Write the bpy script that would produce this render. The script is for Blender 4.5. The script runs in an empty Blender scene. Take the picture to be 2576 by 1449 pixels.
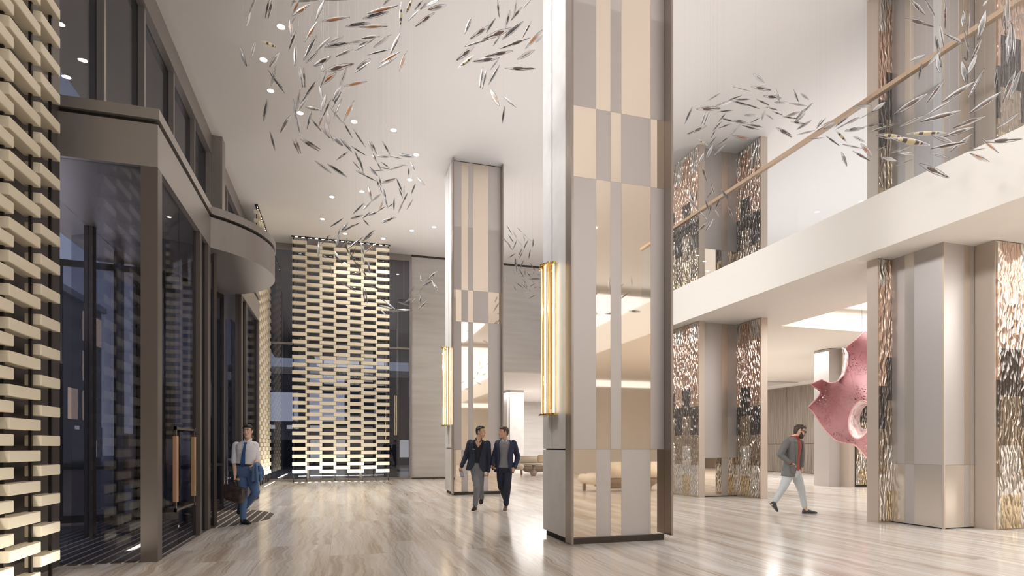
import bpy, bmesh, math, random
from mathutils import Vector, Matrix

# ------------------------------------------------------------------ camera, world, lights, exposure
SC = bpy.context.scene
COL = SC.collection
YAW = math.radians(16.44); CS, SN = math.cos(YAW), math.sin(YAW)
FPX, HOR, EYE = 1450.0, 1124.0, 1.45          # focal length and horizon in the 2576 x 1449 frame, eye height in m
CEIL = 10.1
cam = bpy.data.objects.new('camera', bpy.data.cameras.new('camera')); COL.objects.link(cam)
cam.location = (0, 0, EYE); cam.rotation_euler = (math.pi/2, 0, -YAW)
cam.data.sensor_width = 36; cam.data.lens = 36*FPX/2576; cam.data.shift_y = (HOR-724.5)/2576
cam.data.clip_start = .05; cam.data.clip_end = 400
SC.camera = cam
SC.view_settings.view_transform = 'Standard'; SC.view_settings.look = 'None'
SC.view_settings.gamma = 1; SC.view_settings.use_curve_mapping = False
SC.view_settings.exposure = 0.7
SC.cycles.max_bounces = 9; SC.cycles.diffuse_bounces = 5; SC.cycles.glossy_bounces = 5
SC.cycles.transmission_bounces = 7; SC.cycles.transparent_max_bounces = 12
SC.cycles.caustics_reflective = False; SC.cycles.caustics_refractive = False
SC.cycles.sample_clamp_indirect = 4.0

W = bpy.data.worlds.new('dusk'); SC.world = W; W.use_nodes = True
wn, wl = W.node_tree.nodes, W.node_tree.links
wg = wn.new('ShaderNodeTexCoord'); ws = wn.new('ShaderNodeSeparateXYZ'); wr = wn.new('ShaderNodeValToRGB')
wl.new(wg.outputs['Generated'], ws.inputs[0]); wl.new(ws.outputs['Z'], wr.inputs[0]); wl.new(wr.outputs[0], wn['Background'].inputs[0])
wr.color_ramp.elements[0].position = .0; wr.color_ramp.elements[0].color = (.36, .38, .41, 1)
wr.color_ramp.elements[1].position = .5; wr.color_ramp.elements[1].color = (.12, .165, .26, 1)
wn['Background'].inputs[1].default_value = 1.7

def light(kind, name, loc, rot, energy, color, size=None, size_y=None, **kw):
    d = bpy.data.lights.new(name, kind); d.energy = energy; d.color = color
    if kind == 'AREA':
        d.shape = 'RECTANGLE'; d.size = size; d.size_y = size_y or size
    for k, v in kw.items(): setattr(d, k, v)
    o = bpy.data.objects.new(name, d); COL.objects.link(o); o.location = loc; o.rotation_euler = rot
    return o
R90 = math.pi/2
WARM = (1.0, .985, .97)
light('AREA', 'rear_fill', (9, -12.5, 7.2), (R90, 0, 0), 270, (1, .985, .975), 26, 5.0)               # fill light added behind the viewer; the rear wall has no glazing
light('AREA', 'lobby_rear_top_fill', (3.5, -8, 9.95), (0, 0, 0), 430, WARM, 12, 7)  # added fill, out of view under the ceiling behind the viewer
light('AREA', 'lobby_ceiling_fill', (4.4, 9, 8.1), (math.pi, 0, 0), 270, (1, .985, .98), 8, 30)             # fill added in mid-air to brighten the ceiling, there is no cove
light('AREA', 'upper_ceiling_fill', (17, 11, 6.15), (math.pi, 0, 0), 540, (1, .99, .985), 12, 22)       # unseen fill added above the slab to brighten the upper ceiling
light('AREA', 'gallery_fill', (16.5, 2.0, 4.95), (0, 0, 0), 620, WARM, 10, 7)  # extra light added out of view below the slab for the right side
light('AREA', 'gallery_far_light', (18, 21, 4.95), (0, 0, 0), 520, WARM, 8, 8)
light('AREA', 'lounge_light', (14, 36, 4.9), (0, 0, 0), 760, WARM, 10, 10)
for yy in (-2, 3, 8, 13, 18, 23):                                                                        # added spots without fixtures, brightening the gallery front
    o = light('SPOT', 'gallery_front_fill', (-2.6, yy, 9.9), (0, 0, 0), 2300, (1, .99, .98), spot_size=1.3, spot_blend=.9, shadow_soft_size=1.2)
    o.rotation_euler = (Vector((10, yy, 3.6))-o.location).to_track_quat('-Z', 'Y').to_euler()
light('AREA', 'overhang_fill', (-5.2, 12, 3.0), (math.pi, 0, 0), 520, WARM, 1.2, 34)  # both overhang lamps are added to light the soffit, no fixture there
light('AREA', 'overhang_fill', (-1.5, 44, 2.0), (math.pi, 0, 0), 700, WARM, 8, 28)
light('AREA', 'screen_grazer_back', (0, 24.75, .12), (math.pi-.12, 0, 0), 34, (1, .95, .87), 3.8, .12)       # floor tracks below the block screens
light('AREA', 'screen_grazer_near', (-2.75, 5.9, .05), (math.pi, -.12, 0), 16, (1, .95, .87), .12, 3.6)
light('AREA', 'screen_grazer_side', (-2.6, 24.2, .12), (math.pi, -.12, 0), 34, (1, .95, .87), .12, 3.8)

# ------------------------------------------------------------------ helpers
def srgb(r, g, b):
    f = lambda c: (c/255/12.92) if c/255 <= .04045 else ((c/255+.055)/1.055)**2.4
    return (f(r), f(g), f(b), 1)
def tag(o, label=None, cat=None, group=None, kind=None):
    if label: o['label'] = label
    if cat: o['category'] = cat
    if group: o['group'] = group
    if kind: o['kind'] = kind
    return o
def empty(name, loc, label, cat, group=None, rz=0):
    o = bpy.data.objects.new(name, None); COL.objects.link(o); o.empty_display_size = .2
    o.location = loc; o.rotation_euler = (0, 0, rz)
    return tag(o, label, cat, group)
class MB:
    def __init__(s): s.v = []; s.f = []
    def add(s, vs, fs):
        n = len(s.v); s.v += [tuple(p) for p in vs]; s.f += [tuple(i+n for i in q) for q in fs]; return s
    def box(s, x0, x1, y0, y1, z0, z1):
        return s.add([(x0,y0,z0),(x1,y0,z0),(x1,y1,z0),(x0,y1,z0),(x0,y0,z1),(x1,y0,z1),(x1,y1,z1),(x0,y1,z1)],
                     [(0,3,2,1),(4,5,6,7),(0,1,5,4),(1,2,6,5),(2,3,7,6),(3,0,4,7)])
    def prism(s, pts, z0, z1):
        n = len(pts)
        return s.add([(x,y,z0) for x,y in pts]+[(x,y,z1) for x,y in pts],
                     [tuple(range(n-1,-1,-1)), tuple(range(n,2*n))]+[(i,(i+1)%n,n+(i+1)%n,n+i) for i in range(n)])
    def loft(s, rings, cap=True):
        n = len(rings[0]); vs = [p for r in rings for p in r]; fs = []
        for k in range(len(rings)-1):
            for i in range(n): fs.append((k*n+i, k*n+(i+1)%n, (k+1)*n+(i+1)%n, (k+1)*n+i))
        if cap: fs += [tuple(range(n-1,-1,-1)), tuple(range((len(rings)-1)*n, len(rings)*n))]
        return s.add(vs, fs)
    def tube(s, pts, rad, n=12, cap=True, flat=1.0, up=None):
        """round tube along pts with rounded ends; rad is a number or one per point; flat squeezes one cross axis"""
        P = [Vector(p) for p in pts]; R = [rad]*len(P) if isinstance(rad, (int, float)) else list(rad)
        rings = []; u = None
        def ring(c, r, u, w): return [c+u*(r*math.cos(2*math.pi*i/n))+w*(r*flat*math.sin(2*math.pi*i/n)) for i in range(n)]
        for k, c in enumerate(P):
            t = (P[min(k+1, len(P)-1)]-P[max(k-1, 0)]).normalized()
            if u is None:
                u = Vector(up) if up else (Vector((0,0,1)) if abs(t.z) < .9 else Vector((1,0,0)))
            u = (u-t*u.dot(t)).normalized(); w = t.cross(u)
            if k == 0 and cap:
                for a in (75, 45, 20): rings.append(ring(c-t*(R[0]*math.sin(math.radians(a))), R[0]*math.cos(math.radians(a)), u, w))
            rings.append(ring(c, R[k], u, w))
            if k == len(P)-1 and cap:
                for a in (20, 45, 75): rings.append(ring(c+t*(R[k]*math.sin(math.radians(a))), R[k]*math.cos(math.radians(a)), u, w))
        return s.loft(rings)
    def ell(s, c, rx, ry, rz, X=(1,0,0), Y=(0,1,0), Z=(0,0,1), n=14, m=8):
        c, X, Y, Z = Vector(c), Vector(X), Vector(Y), Vector(Z); rings = []
        for k in range(m):
            a = math.pi*(k+.5)/m-math.pi/2
            rings.append([c+Z*(rz*math.sin(a))+X*(rx*math.cos(a)*math.cos(2*math.pi*i/n))+Y*(ry*math.cos(a)*math.sin(2*math.pi*i/n)) for i in range(n)])
        return s.loft(rings)
    def lathe(s, prof, c=(0,0,0), n=24):
        return s.loft([[(c[0]+r*math.cos(2*math.pi*i/n), c[1]+r*math.sin(2*math.pi*i/n), c[2]+z) for i in range(n)] for r, z in prof])
    def mesh(s, name, smooth=False, bevel=0, normals=True):
        me = bpy.data.meshes.new(name); me.from_pydata(s.v, [], s.f)
        bm = bmesh.new(); bm.from_mesh(me)
        if normals: bmesh.ops.recalc_face_normals(bm, faces=bm.faces)
        if bevel: bmesh.ops.bevel(bm, geom=bm.edges[:], offset=bevel, segments=2, affect='EDGES')
        bm.to_mesh(me); bm.free()
        if smooth:
            for p in me.polygons: p.use_smooth = True
        return me
    def build(s, name, mat, parent=None, smooth=False, bevel=0, label=None, normals=True):
        me = s.mesh(name, smooth, bevel, normals); me.materials.append(mat)
        return link(name, me, parent, label)
def link(name, me, parent=None, label=None):
    o = bpy.data.objects.new(name, me); COL.objects.link(o)
    if parent:
        q = root_matrix(parent)
        o.parent = parent; o.matrix_parent_inverse = q.inverted()
    if label: o['label'] = label
    return o
def root_matrix(p):
    m = Matrix.LocRotScale(p.location, p.rotation_euler, p.scale)
    return m if p.parent is None else root_matrix(p.parent) @ p.matrix_parent_inverse @ m
def bx(*a): return MB().box(*a)
def X_at(px, Y): a = (px-1288)/FPX; d = Y/(CS-a*SN); return d*(a*CS+SN)
def Y_at(px, X): a = (px-1288)/FPX; d = X/(a*CS+SN); return d*(CS-a*SN)
def Z_at(py, x, y): return EYE+(HOR-py)/FPX*(x*SN+y*CS)

# ------------------------------------------------------------------ materials
def mat(name, color, rough=.5, metal=0, **kw):
    m = bpy.data.materials.new(name); m.use_nodes = True; b = m.node_tree.nodes['Principled BSDF']
    b.inputs['Base Color'].default_value = color; b.inputs['Roughness'].default_value = rough; b.inputs['Metallic'].default_value = metal
    for k, v in kw.items(): b.inputs[k].default_value = v
    return m
def nodes(m): return m.node_tree.nodes, m.node_tree.links, m.node_tree.nodes['Principled BSDF']
def grain(m, scale, c0, c1, lo=.35, hi=.65, detail=5, bump=0, coord='Object', dist=0):
    n, l, b = nodes(m)
    tc = n.new('ShaderNodeTexCoord'); mp = n.new('ShaderNodeMapping'); mp.inputs['Scale'].default_value = scale
    no = n.new('ShaderNodeTexNoise'); no.inputs['Scale'].default_value = 1; no.inputs['Detail'].default_value = detail; no.inputs['Distortion'].default_value = dist
    r = n.new('ShaderNodeValToRGB'); r.color_ramp.elements[0].position = lo; r.color_ramp.elements[1].position = hi
    r.color_ramp.elements[0].color = c0; r.color_ramp.elements[1].color = c1
    l.new(tc.outputs[coord], mp.inputs[0]); l.new(mp.outputs[0], no.inputs['Vector']); l.new(no.outputs[0], r.inputs[0]); l.new(r.outputs[0], b.inputs['Base Color'])
    if bump:
        bu = n.new('ShaderNodeBump'); bu.inputs['Strength'].default_value = bump; bu.inputs['Distance'].default_value = .01
        l.new(no.outputs[0], bu.inputs['Height']); l.new(bu.outputs[0], b.inputs['Normal'])
    return m
def glow(name, color, strength):
    m = bpy.data.materials.new(name); m.use_nodes = True; n, l = m.node_tree.nodes, m.node_tree.links
    n.clear(); e = n.new('ShaderNodeEmission'); e.inputs[0].default_value = color; e.inputs[1].default_value = strength
    o = n.new('ShaderNodeOutputMaterial'); l.new(e.outputs[0], o.inputs[0]); return m
def pane_glass(name, tint, refl=.06, edge=.4, rough=0.0):
    m = bpy.data.materials.new(name); m.use_nodes = True; n, l = m.node_tree.nodes, m.node_tree.links
    n.clear(); t = n.new('ShaderNodeBsdfTransparent'); t.inputs[0].default_value = tint
    g = n.new('ShaderNodeBsdfGlossy'); g.inputs[0].default_value = (.9, .9, .9, 1); g.inputs[1].default_value = rough
    lw = n.new('ShaderNodeLayerWeight'); lw.inputs[0].default_value = refl*4
    mx = n.new('ShaderNodeMixShader'); mm = n.new('ShaderNodeMath'); mm.operation = 'MULTIPLY_ADD'
    mm.inputs[1].default_value = edge; mm.inputs[2].default_value = refl
    l.new(lw.outputs['Facing'], mm.inputs[0])
    pw = n.new('ShaderNodeMath'); pw.operation = 'POWER'; pw.inputs[1].default_value = 3; l.new(lw.outputs['Facing'], pw.inputs[0]); l.new(pw.outputs[0], mm.inputs[0])
    l.new(mm.outputs[0], mx.inputs[0]); l.new(t.outputs[0], mx.inputs[1]); l.new(g.outputs[0], mx.inputs[2])
    o = n.new('ShaderNodeOutputMaterial'); l.new(mx.outputs[0], o.inputs[0]); return m

M = {}
M['ceiling'] = mat('ceiling_paint', srgb(224, 220, 218), .9)
M['white'] = mat('white_plaster', srgb(236, 231, 224), .8)
M['cream_wall'] = mat('cream_plaster', srgb(228, 223, 217), .85)
M['stone_wall'] = grain(mat('grey_stone', srgb(180, 175, 170), .6), (.5, .5, 5), srgb(186, 181, 177), srgb(200, 196, 192), .3, .7, detail=8, bump=.08)
M['pale_stone'] = grain(mat('pale_stone', srgb(205, 202, 200), .45), (3, 3, 3), srgb(206, 203, 201), srgb(216, 213, 211), detail=6, bump=.03)
M['bronze'] = mat('dark_bronze', srgb(146, 140, 136), .36, .5)
M['bronze_dark'] = mat('blackened_bronze', srgb(74, 66, 61), .42, .6)
M['bronze_fin'] = mat('bronze_fin', srgb(162, 152, 145), .3, .9)
M['rail_tan'] = mat('tan_bronze_rail', srgb(196, 172, 148), .4, .4)
M['bronze_post'] = mat('bronze_post', srgb(96, 88, 83), .4, .4)
M['mirror_soft'] = mat('soft_champagne_mirror', srgb(228, 218, 207), .18, .65)
M['champagne_edge'] = mat('champagne_edge', srgb(206, 193, 180), .42, .55)
M['mirror_gold'] = mat('champagne_mirror', srgb(240, 228, 213), .03, 1)
M['satin'] = mat('satin_grey_metal', srgb(197, 191, 188), .4, .55)
M['satin_gold'] = mat('satin_gold_metal', srgb(214, 203, 190), .32, .85)
M['void'] = mat('shadow_gap', srgb(38, 34, 32), .7)
M['block'] = mat('cream_block', srgb(232, 222, 200), .42)
M['block_rod'] = mat('rod_black', srgb(50, 45, 42), .4, .5)
M['wood_grey'] = grain(mat('grey_oak', srgb(140, 128, 115), .5), (30, 30, .7), srgb(112, 102, 92), srgb(150, 138, 125), detail=6)
M['glass'] = pane_glass('tinted_glass', (.74, .74, .77, 1), .035, .2)
M['glass_dark'] = pane_glass('dark_window_glass', (.42, .43, .47, 1), .09)
M['glass_clear'] = pane_glass('clear_glass', (.93, .94, .95, 1), .02)
M['gold'] = mat('polished_brass', srgb(232, 200, 132), .2, 1)
M['pull_gold'] = mat('brushed_brass', srgb(196, 162, 118), .35, .7)
M['pull_wood'] = mat('rose_brass', srgb(186, 146, 120), .4, .5)
M['lamp_lens'] = glow('downlight_lens', (1, .9, .75, 1), 40)
M['lamp_tube'] = glow('warm_tube_core', (1, .88, .66, 1), 3.6)
M['dash'] = glow('track_led', (1, .93, .8, 1), 5)
M['coffer_glow'] = glow('coffer_panel_glow', (1, .98, .95, 1), 3.0)

# floor: long vein-cut travertine slabs
def floor_mat():
    m = mat('vein_cut_travertine', srgb(214, 204, 194), .16); n, l, b = nodes(m)
    tc = n.new('ShaderNodeTexCoord'); sp = n.new('ShaderNodeSeparateXYZ'); l.new(tc.outputs['Object'], sp.inputs[0])
    def math_(op, a, bb):
        q = n.new('ShaderNodeMath'); q.operation = op
        for i, v in enumerate((a, bb)):
            if isinstance(v, (int, float)): q.inputs[i].default_value = v
            else: l.new(v, q.inputs[i])
        return q.outputs[0]
    u = math_('ADD', sp.outputs['Y'], -9.0+3.57*20); v = math_('ADD', sp.outputs['X'], .155+.85*40)
    cv = n.new('ShaderNodeCombineXYZ'); l.new(u, cv.inputs[0]); l.new(v, cv.inputs[1])
    br = n.new('ShaderNodeTexBrick'); br.offset = .27; br.offset_frequency = 2; br.squash = 1
    for k, val in (('Scale', 1), ('Mortar Size', .005), ('Mortar Smooth', .1), ('Bias', 0), ('Brick Width', 3.57), ('Row Height', .85)): br.inputs[k].default_value = val
    br.inputs['Color1'].default_value = (0, 0, 0, 1); br.inputs['Color2'].default_value = (1, 1, 1, 1); br.inputs['Mortar'].default_value = (.5, .5, .5, 1)
    l.new(cv.outputs[0], br.inputs['Vector'])
    rnd = math_('MULTIPLY', br.outputs['Color'], 31.0)
    wob = n.new('ShaderNodeTexNoise'); wob.inputs['Scale'].default_value = 1.6; wob.inputs['Detail'].default_value = 2; l.new(tc.outputs['Object'], wob.inputs['Vector'])
    x1 = math_('ADD', sp.outputs['X'], math_('MULTIPLY', wob.outputs[0], .22))
    def vein(sx, sy, detail, lo, hi):
        c = n.new('ShaderNodeCombineXYZ')
        l.new(math_('ADD', math_('MULTIPLY', x1, sx), rnd), c.inputs[0]); l.new(math_('ADD', math_('MULTIPLY', sp.outputs['Y'], sy), rnd), c.inputs[1])
        t = n.new('ShaderNodeTexNoise'); t.inputs['Scale'].default_value = 1; t.inputs['Detail'].default_value = detail; t.inputs['Roughness'].default_value = .6
        l.new(c.outputs[0], t.inputs['Vector'])
        r = n.new('ShaderNodeMapRange'); r.inputs[1].default_value = lo; r.inputs[2].default_value = hi; l.new(t.outputs[0], r.inputs[0]); return r.outputs[0]
    broad = vein(3.2, .16, 3, .32, .68); fine = vein(26, .45, 4, .36, .66)
    mixf = math_('ADD', math_('MULTIPLY', broad, .62), math_('MULTIPLY', fine, .38))
    r = n.new('ShaderNodeValToRGB'); e = r.color_ramp.elements
    e[0].position = .12; e[0].color = srgb(180, 164, 149); e[1].position = .9; e[1].color = srgb(243, 239, 234)
    q = e.new(.42); q.color = srgb(213, 203, 192); q = e.new(.65); q.color = srgb(228, 222, 217)
    l.new(mixf, r.inputs[0])
    mx = n.new('ShaderNodeMix'); mx.data_type = 'RGBA'; l.new(br.outputs['Fac'], mx.inputs[0]); l.new(r.outputs[0], mx.inputs[6]); mx.inputs[7].default_value = srgb(196, 184, 172)
    l.new(mx.outputs[2], b.inputs['Base Color'])
    bu = n.new('ShaderNodeBump'); bu.inputs['Strength'].default_value = .25; bu.inputs['Distance'].default_value = .004; bu.invert = True
    l.new(br.outputs['Fac'], bu.inputs['Height']); l.new(bu.outputs[0], b.inputs['Normal'])
    return m
M['floor'] = floor_mat()
def mat_stripes():
    m = mat('ribbed_entrance_matting', srgb(70, 62, 56), .7); n, l, b = nodes(m)
    tc = n.new('ShaderNodeTexCoord'); sp = n.new('ShaderNodeSeparateXYZ'); l.new(tc.outputs['Object'], sp.inputs[0])
    a = n.new('ShaderNodeMath'); a.operation = 'MODULO'; a.inputs[1].default_value = .155
    ad = n.new('ShaderNodeMath'); ad.operation = 'ADD'; ad.inputs[1].default_value = 31.0; l.new(sp.outputs['X'], ad.inputs[0]); l.new(ad.outputs[0], a.inputs[0])
    c = n.new('ShaderNodeMath'); c.operation = 'LESS_THAN'; c.inputs[1].default_value = .03; l.new(a.outputs[0], c.inputs[0])
    mx = n.new('ShaderNodeMix'); mx.data_type = 'RGBA'; l.new(c.outputs[0], mx.inputs[0]); mx.inputs[6].default_value = srgb(82, 74, 68); mx.inputs[7].default_value = srgb(210, 200, 188)
    l.new(mx.outputs[2], b.inputs['Base Color']); return m
M['matting'] = mat_stripes()
def relief_mat(name, bands, axis, colw, sc=1.0):
    """cast metal relief: leaf-shaped vertical ripples; the tiles of each course have their own metal tone"""
    m = mat(name, (1, 1, 1, 1), .24, 1); n, l, b = nodes(m)
    tc = n.new('ShaderNodeTexCoord'); sp = n.new('ShaderNodeSeparateXYZ'); l.new(tc.outputs['Object'], sp.inputs[0])
    def M2(op, a, bb):
        q = n.new('ShaderNodeMath'); q.operation = op
        for i, v in enumerate((a, bb)):
            if isinstance(v, (int, float)): q.inputs[i].default_value = v
            else: l.new(v, q.inputs[i])
        return q.outputs[0]
    h = sp.outputs[axis]
    col = M2('MODULO', M2('FLOOR', M2('DIVIDE', M2('ADD', h, 50), colw), 0), 2)
    z = M2('ADD', sp.outputs['Z'], M2('MULTIPLY', col, .55))
    zr = M2('DIVIDE', z, CEIL+1)
    r = n.new('ShaderNodeValToRGB'); r.color_ramp.interpolation = 'CONSTANT'; e = r.color_ramp.elements
    for i, (zz, c) in enumerate(bands):
        q = e[i] if i < 2 else e.new(min(1, zz/(CEIL+1)))
        q.position = zz/(CEIL+1); q.color = srgb(*c)
    l.new(zr, r.inputs[0])
    l.new(r.outputs[0], b.inputs['Base Color'])
    c1 = n.new('ShaderNodeCombineXYZ'); wob = n.new('ShaderNodeTexNoise'); wob.inputs['Scale'].default_value = 3.0; l.new(tc.outputs['Object'], wob.inputs['Vector'])
    l.new(M2('ADD', M2('MULTIPLY', h, 17*sc), M2('MULTIPLY', wob.outputs[0], 3.0)), c1.inputs[0]); l.new(M2('MULTIPLY', sp.outputs['Z'], 4.2*sc), c1.inputs[1])
    vo = n.new('ShaderNodeTexVoronoi'); vo.feature = 'SMOOTH_F1'; vo.inputs['Scale'].default_value = 1; vo.inputs['Smoothness'].default_value = .25; l.new(c1.outputs[0], vo.inputs['Vector'])
    bu = n.new('ShaderNodeBump'); bu.inputs['Strength'].default_value = 1; bu.inputs['Distance'].default_value = .045; l.new(vo.outputs['Distance'], bu.inputs['Height'])
    seam = M2('LESS_THAN', M2('MODULO', M2('ADD', sp.outputs['Z'], 100.0), .85), .012)
    b2 = n.new('ShaderNodeBump'); b2.inputs['Strength'].default_value = 1; b2.inputs['Distance'].default_value = .02; b2.invert = True; l.new(seam, b2.inputs['Height']); l.new(bu.outputs[0], b2.inputs['Normal'])
    l.new(b2.outputs[0], b.inputs['Normal']); return m
COPPER, DARK, BROWN, SILVER, GOLD = (228, 200, 182), (120, 114, 110), (186, 172, 156), (238, 233, 226), (228, 210, 178)
BANDS = [(0, GOLD), (.6, SILVER), (1.45, BROWN), (2.3, DARK), (3.15, COPPER), (5.05, SILVER), (6.0, GOLD), (6.9, BROWN), (7.7, DARK), (8.6, COPPER), (9.9, SILVER)]
M['relief_x'] = relief_mat('relief_facing_court', BANDS, 'Y', .42, 1.35)
M['relief_y'] = relief_mat('relief_facing_front', BANDS, 'X', .5, 1.1)

# ------------------------------------------------------------------ the setting
def struct(name, mb, m, label=None, cat=None, smooth=False, parent=None):
    o = mb.build(name, m, parent, smooth)
    if parent is None: tag(o, label, cat, kind='structure')
    return o
struct('floor', bx(-3.3, 30, -13, 46, -.12, 0), M['floor'], 'vein-cut pale travertine floor laid in long slabs', 'floor')
cl = MB().box(-3.46, 30, -13, 26.4, CEIL, CEIL+.3)
struct('ceiling', cl, M['ceiling'], 'smooth off-white lobby ceiling', 'ceiling')
struct('wall_rear', MB().box(-4, 30, -13.3, -13, 0, CEIL), M['cream_wall'], 'cream wall behind the viewer', 'wall')
struct('wall_left', MB().box(-3.75, -3.3, -13, 8.3, 0, CEIL), M['bronze_post'], 'dark bronze wall pier behind the hanging blocks', 'wall')
far_pier = struct('wall_left_pier', MB().box(-3.8, -3.2, 17.7, 18.12, 0, CEIL), M['bronze'], 'bronze wall pier beyond the revolving door', 'wall')
wb = MB().box(3.02, 5.8, 26.2, 26.6, 0, CEIL).box(5.8, 26, 26.2, 26.6, 5.02, CEIL)
struct('wall_back', wb, M['stone_wall'], 'grey horizontally veined stone wall at the far end', 'wall')
struct('trim_back', MB().box(3.02, 5.8, 26.14, 26.2, 0, .06).box(3.0, 26, 26.16, 26.2, CEIL-.08, CEIL), M['bronze_dark'], 'dark shadow trim around the far stone wall', 'trim')
struct('wall_right', MB().box(24.3, 24.6, -13, 46, 4.83, CEIL), M['white'], 'white wall of the right side', 'wall')
struct('wall_lounge', MB().box(5.2, 5.8, 26.6, 46, 0, 5.05).box(5.8, 24.3, 44, 44.4, 0, 5.05), M['stone_wall'], 'grey stone wall at the back of the lounge', 'wall')
# gallery floor slab with the coffer cut out of its soffit
SOF, SLB = 5.05, 6.07
sl = MB().box(9.4, 12.55, -13, 26.2, SOF, SLB).box(19.5, 24.3, -13, 26.2, SOF, SLB).box(12.55, 19.5, -13, 6.5, SOF, SLB).box(12.55, 19.5, 14.2, 26.2, SOF, SLB).box(12.55, 19.5, 6.5, 14.2, 5.75, SLB)
struct('ceiling_gallery', sl, M['white'], 'white gallery slab with a plain fascia over the right side', 'ceiling')
struct('ceiling_lounge', MB().box(5.2, 24.6, 26.6, 46, 5.05, 5.3), M['ceiling'], 'white lounge ceiling', 'ceiling')
cof = empty('ceiling_light_panel', (16, 10.4, 5.7), 'large white luminous panel inside the recessed gallery ceiling coffer', 'light panel')
MB().box(13.1, 19.2, 6.9, 13.9, 5.68, 5.72).build('diffuser', M['coffer_glow'], cof)
fr = MB()
for a in ((13, 19.3, 6.8, 6.9), (13, 19.3, 13.9, 14.0), (13, 13.1, 6.9, 13.9), (19.2, 19.3, 6.9, 13.9)): fr.box(*a, 5.66, 5.749)
fr.build('frame', M['white'], cof)

# oak wall with tall panels at the far right
wd = MB(); gap = MB()
y = -13.0
while y < 44:
    wd.box(24.26, 24.3, y+.012, y+2.5-.012, 1.62, 4.83); wd.box(24.255, 24.3, y+.7, y+3.2-.024, 0.02, 1.60); y += 2.5
ow = struct('wall_oak', MB().box(24.3, 24.6, -13, 46, 0, 4.83), M['void'], 'grey oak panelled wall at the far right', 'wall')
wd.build('panel', M['wood_grey'], ow)

# glazing on the left, above and beyond the entrance
def window(name, label, head, mulls, transoms, panes, m_glass):
    r = bpy.data.objects.new(name, None); COL.objects.link(r); r.location = (panes[0][0], panes[0][2], panes[0][4]); tag(r, label, 'window', kind='structure')
    for h in head: bx(*h).build('window_frame', M['bronze'], r)
    for q in mulls: bx(*q).build('mullion', M['bronze'], r)
    for q in transoms: bx(*q).build('transom', M['bronze'], r)
    for q in panes: bx(*q).build('pane', m_glass, r)
    return r
my = [8.36, 10.3, 12.17, 14.1, 15.95, 17.66]
window('window_1', 'high dark glazing above the entrance canopy', [(-3.75, -3.46, 8.3, 17.7, 9.57, CEIL)],
       [(-3.72, -3.5, y-.045, y+.045, 5.7, 9.57) for y in my], [], [(-3.62, -3.6, my[i]+.045, my[i+1]-.045, 5.7, 9.57) for i in range(5)], M['glass_dark'])
my = [18.16, 20.2, 22.2, 24.2, 26.1]
window('window_2', 'full height dark glazing beside the far hanging screen', [(-3.75, -3.46, 18.12, 26.2, 9.57, CEIL)],
       [(-3.72, -3.5, y-.045, y+.045, 0, 9.57) for y in my], [(-3.7, -3.52, 18.2, 26.1, 5.8, 5.92)], [(-3.62, -3.6, my[i]+.045, my[i+1]-.045, 0, 9.57) for i in range(4)], M['glass_dark'])
mx = [-3.6, -1.4, .78, 2.96]
window('window_3', 'full height dark glazing behind the middle hanging screen', [(-3.75, 3.02, 26.2, 26.5, 9.82, CEIL)],
       [(x-.05, x+.05, 26.12, 26.4, 0, 9.82) for x in mx], [(-3.6, 2.96, 26.18, 26.3, 5.82, 5.9), (-3.6, 2.96, 26.18, 26.3, 0, .08)],
       [(mx[i]+.05, mx[i+1]-.05, 26.28, 26.3, .05, 9.82) for i in range(3)], M['glass_dark'])

# outside: paving, roof overhang and buildings at dusk
struct('pavement_outside', MB().box(-70, -3.3, -40, 110, -.14, -.02).box(-3.3, 5, 46.2, 110, -.14, -.02), mat('wet_paving', srgb(86, 82, 80), .35), 'grey paving outside the entrance', 'pavement')
struct('roof_overhang', MB().box(-6.2, -3.75, -10, 31.5, 10.1, 10.5).box(-6.2, 8.0, 26.6, 60, 10.1, 10.5), mat('soffit_grey', srgb(150, 140, 132), .7), 'grey roof overhang outside the glazing', 'roof')
def facade(name, wall, lit, sx, sz):
    m = mat(name, wall, .6); n, l, b = nodes(m)
    tc = n.new('ShaderNodeTexCoord'); sp = n.new('ShaderNodeSeparateXYZ'); l.new(tc.outputs['Object'], sp.inputs[0])
    ad = n.new('ShaderNodeMath'); l.new(sp.outputs['X'], ad.inputs[0]); l.new(sp.outputs['Y'], ad.inputs[1])
    cv = n.new('ShaderNodeCombineXYZ'); l.new(ad.outputs[0], cv.inputs[0]); l.new(sp.outputs['Z'], cv.inputs[1])
    br = n.new('ShaderNodeTexBrick'); br.offset = 0; br.inputs['Scale'].default_value = 1; br.inputs['Brick Width'].default_value = sx; br.inputs['Row Height'].default_value = sz; br.inputs['Mortar Size'].default_value = .42
    br.inputs['Color1'].default_value = (0, 0, 0, 1); br.inputs['Color2'].default_value = (1, 1, 1, 1); br.inputs['Mortar'].default_value = (0, 0, 0, 1); l.new(cv.outputs[0], br.inputs['Vector'])
    g = n.new('ShaderNodeMath'); g.operation = 'GREATER_THAN'; g.inputs[1].default_value = .55; l.new(br.outputs['Color'], g.inputs[0])
    l.new(g.outputs[0], b.inputs['Emission Strength']); b.inputs['Emission Color'].default_value = lit; return m
f1 = facade('facade_warm', srgb(96, 84, 74), (1.0, .72, .45, 1), 2.6, 3.2)
f2 = facade('facade_cool', srgb(84, 86, 96), (.8, .82, .9, 1), 3.4, 3.0)
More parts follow.
